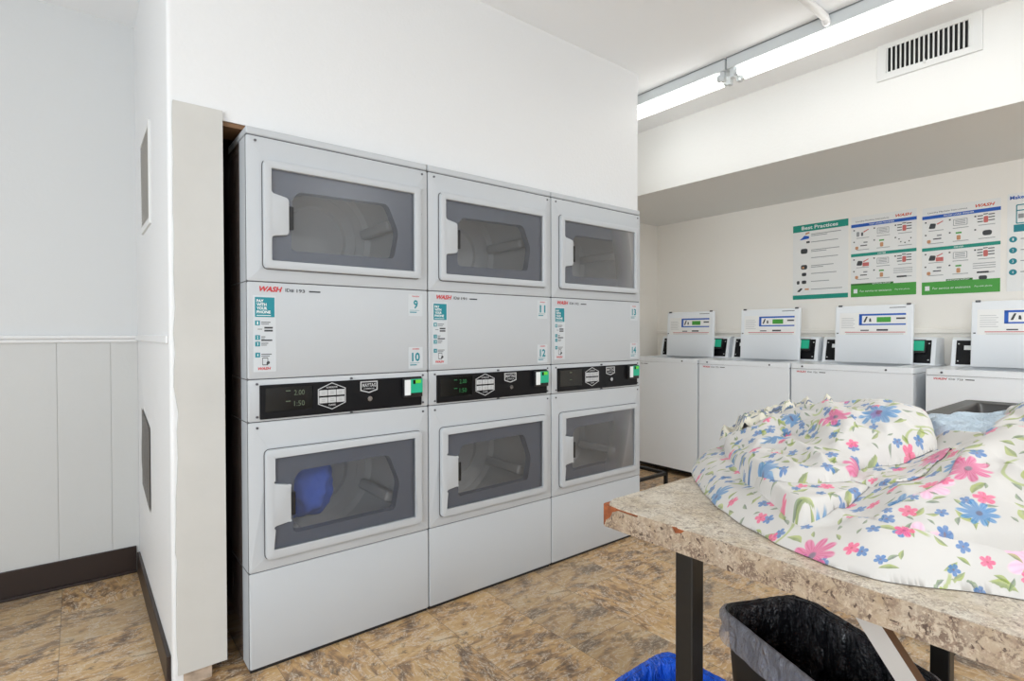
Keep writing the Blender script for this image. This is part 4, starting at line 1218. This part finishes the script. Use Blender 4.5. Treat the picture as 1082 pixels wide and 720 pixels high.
RB = [(1.60, .245, .99), (1.50, .235, .985), (1.40, .250, .968), (1.31, .258, .945), (1.215, .262, .920), (1.150, .275, .895), (1.110, .300, .872), (1.075, .335, .852), (1.045, .330, .835), (1.045, .270, .838),
      (1.075, .190, .848), (1.11, .08, .865), (1.13, -.10, .875), (1.3, -.17, .93), (1.55, -.15, .965), (1.62, .05, .975)]
RBC = RB + [(1.3, .1, .955), (1.45, .12, .985), (1.2, .15, .905), (1.2, .0, .90), (1.4, 0., .965)]
def fold(X, Y, amp, rot, sd):
    g1 = vnoise(X, Y, 4.0, 13.0, rot, sd + 3); g2 = vnoise(X, Y, 8, 30, rot + 0.6, sd + 5)
    return amp * (0.5 - np.abs(g1) * 2.6) + 0.45 * amp * (0.5 - np.abs(g2) * 2.6)
CREASES = (((1.31, .84), (1.20, .70), 0.012, 0.010), ((1.34, .80), (1.22, .62), -0.014, 0.012), ((1.06, .30), (1.32, .19), -0.012, 0.022), ((1.12, .16), (1.40, .12), 0.012, 0.022),
    ((1.02, .47), (1.10, .36), -0.008, 0.018), ((1.45, .22), (1.20, .17), -0.012, 0.016), ((1.55, .12), (1.33, .04), 0.012, 0.016), ((1.50, .05), (1.20, .06), -0.010, 0.018))
def creases(X, Y, Z, inner, table):
    for (ax, ay), (bx2, by), hgt, wd_ in table:
        ex, ey = bx2 - ax, by - ay; L2 = ex * ex + ey * ey
        t_ = np.clip(((X - ax) * ex + (Y - ay) * ey) / L2, 0, 1)
        bend = 0.014 * np.sin(t_ * 3.1)
        dist = np.hypot(X - ax - t_ * ex + bend, Y - ay - t_ * ey + bend)
        Z = Z + hgt * np.exp(-(dist / wd_) ** 2) * np.sin(np.clip(t_, 0.05, 0.95) * PI) * inner
    return Z
def zbase(X, Y):
    d = sdist(smoothpoly(BASE), X, Y) + 0.004 * vnoise(X, Y, 16, 16, 0, 5.0)
    zb = rbf(CTRL)(X, Y)
    f1 = vnoise(X, Y, 3.2, 9.5, 0.55, 2.0); f2 = vnoise(X, Y, 7.0, 20.0, 0.9, 7.7); f3 = vnoise(X, Y, 26, 26, 0, 3.0)
    inner = np.clip(d / 0.09, 0, 1)
    zb = zb + inner * (0.014 * (0.5 - np.abs(f1) * 2.4) + 0.006 * (0.5 - np.abs(f2) * 2.4)) + 0.0012 * f3
    Z = 0.762 + (np.clip(zb, 0.775, 2) - 0.762) * np.clip(1 - np.clip(1 - d / 0.046, 0, 1) ** 2, 0, 1) ** 0.8
    Z = creases(X, Y, Z, inner, CREASES)
    return np.maximum(Z, 0.7615), d
def zpile(X, Y, upto):
    """height of everything below layer number upto"""
    Z, d = zbase(X, Y)
    for k in range(upto):
        zl, dd = zlayer(X, Y, k)[:2]
        Z = np.where(dd > 0, np.maximum(Z, zl), Z)
    return Z
LAYERS = [(FC, FC, 0.012, 0.006, 1.1, 11.0), (FD, FD, 0.012, 0.008, 0.2, 12.0), (FE, FE, 0.020, 0.012, 0.7, 13.0), (RBC, RB, 0.016, 0.008, 0.9, 15.0), (UPC, UP, 0.016, 0.019, 0.75, 14.0)]
UPCR = (((1.50, .68), (1.22, .56), 0.014, 0.012), ((1.46, .50), (1.16, .47), 0.016, 0.014), ((1.42, .62), (1.25, .66), -0.014, 0.010), ((1.40, .74), (1.20, .61), 0.012, 0.010),
    ((1.45, .44), (1.28, .43), -0.014, 0.010), ((1.36, .56), (1.13, .52), -0.012, 0.010), ((1.48, .60), (1.34, .50), 0.012, 0.012))
_pile = {}
def zlayer(X, Y, k):
    pts, out, r, amp, rot, sd = LAYERS[k]
    dd = sdist(smoothpoly(out), X, Y) + 0.008 * vnoise(X, Y, 14, 14, 0, sd)
    z0 = rbf(pts, 1e-3)(X, Y) + np.clip(dd / 0.05, 0, 1) * fold(X, Y, amp, rot, sd)
    if k == 4: z0 = creases(X, Y, z0, np.clip(dd / 0.05, 0, 1), UPCR)
    below = zpile(X, Y, k)
    z0 = np.maximum(z0, below + 0.006)
    q = np.sqrt(np.clip(1 - np.clip(1 - dd / r, 0, 1) ** 2, 0, 1))
    return below + 0.001 + (z0 - below - 0.001) * np.maximum(q, 0.0), dd, z0
JO = []
heap('s', 0.94, 1.70, -0.20, 0.92, 0.004, zbase, None, join=JO, edge_z=0.7615)
for k in range(5):
    o_ = smoothpoly(LAYERS[k][1]); xs0 = min(p[0] for p in o_) - 0.03; xs1 = max(p[0] for p in o_) + 0.03; ys0 = min(p[1] for p in o_) - 0.03; ys1 = max(p[1] for p in o_) + 0.03
    heap('s', xs0, xs1, ys0, ys1, 0.0035, lambda X, Y: zlayer(X, Y, k), None, uvoff=(1.7 * k + 0.63, 0.9 * k + 0.31), uvrot=(2.1, 0.6, -0.5, 0.2, 0.35)[k], join=JO)
verts, faces, uvs = [], [], []
for v_, f_, u_ in JO:
    n0 = len(verts); verts += v_; uvs += u_; faces += [tuple(i + n0 for i in f) for f in f_]
me = bpy.data.meshes.new('bed_sheet'); me.from_pydata(verts, [], faces); me.update()
ul = me.uv_layers.new(name='UVMap')
lv = np.empty(len(me.loops), int); me.loops.foreach_get('vertex_index', lv)
ul.data.foreach_set('uv', np.array(uvs)[lv].ravel())
for p_ in me.polygons: p_.use_smooth = True
me.materials.append(M['floral'])
sheet = bpy.data.objects.new('bed_sheet', me); COL.objects.link(sheet)
tag(sheet, 'crumpled white bed sheet printed with pink and blue flowers, heaped on the table', 'bed sheet')

PC = [(1.42, .83, .875), (1.41, .77, .905), (1.42, .71, .925), (1.47, .645, .955), (1.49, .575, .975), (1.53, .565, .965), (1.56, .64, .94), (1.55, .74, .91), (1.50, .83, .88)]
def zcase(X, Y):
    d = sdist(smoothpoly(PC), X, Y) + 0.016 * vnoise(X, Y, 16, 16, 0, 31.0)
    z = rbf(PC)(X, Y) + 0.008 + pillow(d, 0.025, 0.03) + 0.026 * (0.5 - np.abs(vnoise(X, Y, 9, 24, 0.5, 33.0)) * 2.4) + 0.012 * (0.5 - np.abs(vnoise(X, Y, 20, 40, 2.0, 35.0)) * 2.4)
    return z, d
pc = heap('pillowcase', 1.38, 1.60, 0.52, 0.86, 0.004, zcase, M['navyfloral'])
tag(pc, 'cream cloth with small navy flowers on the left end of the heap', 'pillowcase')

TW = [(1.66, .44, .93), (1.66, .30, .955), (1.64, .20, .97), (1.50, .215, .965), (1.36, .238, .925), (1.33, .27, .90), (1.40, .32, .915), (1.50, .385, .93)]
def ztowel(X, Y):
    d = sdist(smoothpoly(TW), X, Y) + 0.005 * vnoise(X, Y, 22, 22, 0, 41.0)
    z = rbf(TW)(X, Y) + 0.000 + pillow(d, 0.030, 0.04) + 0.022 * (0.5 - np.abs(vnoise(X, Y, 6, 24, 1.7, 43.0)) * 2.4) + 0.010 * (0.5 - np.abs(vnoise(X, Y, 12, 40, 1.3, 46.0)) * 2.4)
    return z, d
tw = heap('towel', 1.30, 1.69, 0.18, 0.47, 0.004, ztowel, M['towel'])
tag(tw, 'pale blue terry towel tucked into the heap in front of the black tub', 'towel')

# ------------------------------------------------------------------ bins under the table
def bin_rings(w0, l0, w1, l1, z0, z1, r, n_=6, steps=1, wall=0.0):
    """rings of a tapered rounded rectangle, centred on the origin"""
    out = []
    for k in range(steps + 1):
        f = k / steps; w__ = w0 + (w1 - w0) * f; l_ = l0 + (l1 - l0) * f; z_ = z0 + (z1 - z0) * f
        out.append([(p[0], p[1], z_) for p in rounded([(-w__ / 2, -l_ / 2), (w__ / 2, -l_ / 2), (w__ / 2, l_ / 2), (-w__ / 2, l_ / 2)], r, n_)])
    return out
def wastebasket(name, label, loc, rz, wd, ln, h, mt, r=0.05):
    t = thing(name, label, 'wastebasket', loc, rz)
    bm = B()
    rings = bin_rings(wd * 0.80, ln * 0.82, wd - 0.012, ln - 0.012, 0.0, h - 0.012, r, steps=4)
    rings += bin_rings(wd, ln, wd, ln, h - 0.012, h, r, steps=1)
    rings += bin_rings(wd - 0.016, ln - 0.016, wd * 0.80 - 0.012, ln * 0.82 - 0.012, h, 0.006, r, steps=4)
    loft(bm, rings, True, True)
    finish('bin_body', bm, mt, t, True, 40)
    return t
def bag(name, label, par, wd, ln, h, mt, over, seed, r=0.05, depth=0.9):
    bm = B(); rings = []
    n_pts = 20
    def ring(w__, l_, z_, amp, ph):
        base = rounded([(-w__ / 2, -l_ / 2), (w__ / 2, -l_ / 2), (w__ / 2, l_ / 2), (-w__ / 2, l_ / 2)], r, n_pts)
        # resample densely along the outline
        P = [Vector((p[0], p[1], 0)) for p in base]; seg = []; tot = 0
        for i in range(len(P)): dL = (P[(i + 1) % len(P)] - P[i]).length; seg.append(dL); tot += dL
        N = 160; res = []; i = 0; acc = 0.0
        for k in range(N):
            s = tot * k / N
            while acc + seg[i] < s: acc += seg[i]; i += 1
            q = P[i].lerp(P[(i + 1) % len(P)], (s - acc) / max(seg[i], 1e-9))
            a = 2 * PI * k / N
            nn = noise.noise(Vector((math.cos(a) * 7, math.sin(a) * 7, z_ * 7 + seed + ph))); n2 = noise.noise(Vector((math.cos(a) * 18, math.sin(a) * 18, z_ * 5 + seed)))
            f = 1 + amp * (nn + 0.5 * n2) * 2 / (w__ + l_)
            res.append((q.x * f, q.y * f, z_ + amp * 0.5 * n2))
        return res
    for f in (1.0, 0.85, 0.7, 0.55, 0.4, 0.25, 0.1): rings.append(ring(wd + 0.012 + 0.006 * math.sin(f * 9), ln + 0.012 + 0.006 * math.sin(f * 9), h - over * f, 0.008, 0))
    rings.append(ring(wd + 0.008, ln + 0.008, h + 0.003, 0.003, 0.0)); rings.append(ring(wd - 0.004, ln - 0.004, h + 0.006, 0.003, 0.0))
    for f in (0.03, 0.07, 0.12, 0.18, 0.25, 0.33, 0.42, 0.52, 0.63, 0.75, depth):
        s = 1 - 0.16 * f
        rings.append(ring((wd - 0.030) * s, (ln - 0.030) * s, h * (1 - f), 0.014 + 0.02 * f, 2.0))
    loft(bm, rings, False, True)
    o = finish(name, bm, mt, par, True); o['label'] = label
    if isinstance(mt, list):
        n_out = 160 * 8
        for i_, p_ in enumerate(o.data.polygons):
            if min(p_.vertices) >= n_out - 160 * 0: p_.material_index = 1
    return o
# black bin: near-left rim corner (1.41, .82), long side runs (-.416, -.909)
rz = math.atan2(-0.416, 0.909)          # local +y -> direction (.416,.909)
wd, ln, hh = 0.262, 0.41, 0.42
ca, sa = math.cos(-rz), math.sin(-rz)
ux, uy = Vector((0.909, -0.416)), Vector((0.416, 0.909))
corner = Vector((1.322, 0.785))
cen = corner + ux * (wd / 2) - uy * (ln / 2)
RZ = math.atan2(-0.416, 0.909)
wb = wastebasket('wastebasket', 'black plastic wastebasket under the table, right of the black leg', (cen.x, cen.y, 0), RZ, wd, ln, hh, M['blackmatte'])
bag('liner', 'crinkled bag, black inside and folded over the rim', wb, wd, ln, hh, [M['liner'], M['blackbag']], 0.075, 2.0)
M['blueplastic'] = mat('blue_plastic', (20, 60, 160), 0.45)
bc = (1.114, 0.733)
wb = wastebasket('wastebasket', 'small wastebasket lined in blue behind the black table leg', (bc[0], bc[1], 0), 0.0, 0.212, 0.275, 0.30, M['blueplastic'], 0.045)
bag('liner', 'shiny blue bag folded over the rim', wb, 0.212, 0.275, 0.30, M['blueliner'], 0.06, 5.0, 0.045)

# ------------------------------------------------------------------ black tub beyond the table
t = thing('utility_tub', 'black plastic tub with a wide flat rim, in front of the nearest washer', 'tub', (2.66, 0.30, 0))
bm = B(); TW_, TL_, h = 0.62, 0.62, 0.86
rings = bin_rings(TW_ - 0.13, TL_ - 0.13, TW_ - 0.06, TL_ - 0.06, h - 0.36, h - 0.03, 0.03, steps=2)
rings += bin_rings(TW_, TL_, TW_, TL_, h - 0.03, h - 0.004, 0.02, steps=1)
rings += bin_rings(TW_ - 0.012, TL_ - 0.012, TW_ - 0.095, TL_ - 0.095, h, h - 0.006, 0.02, steps=1)
rings += bin_rings(TW_ - 0.105, TL_ - 0.105, TW_ - 0.17, TL_ - 0.17, h - 0.02, h - 0.34, 0.03, steps=2)
loft(bm, rings, True, True)
M['tub'] = mat('black_tub_plastic', (60, 58, 57), 0.35)
finish('basin', bm, M['tub'], t, True, 30)
for sx in (-1, 1):
    for sy in (-1, 1):
        finish('leg', bx(sx * 0.24 - 0.02, sx * 0.24 + 0.02, sy * 0.24 - 0.02, sy * 0.24 + 0.02, 0, h - 0.08, 0.004), M['blackmatte'], t)
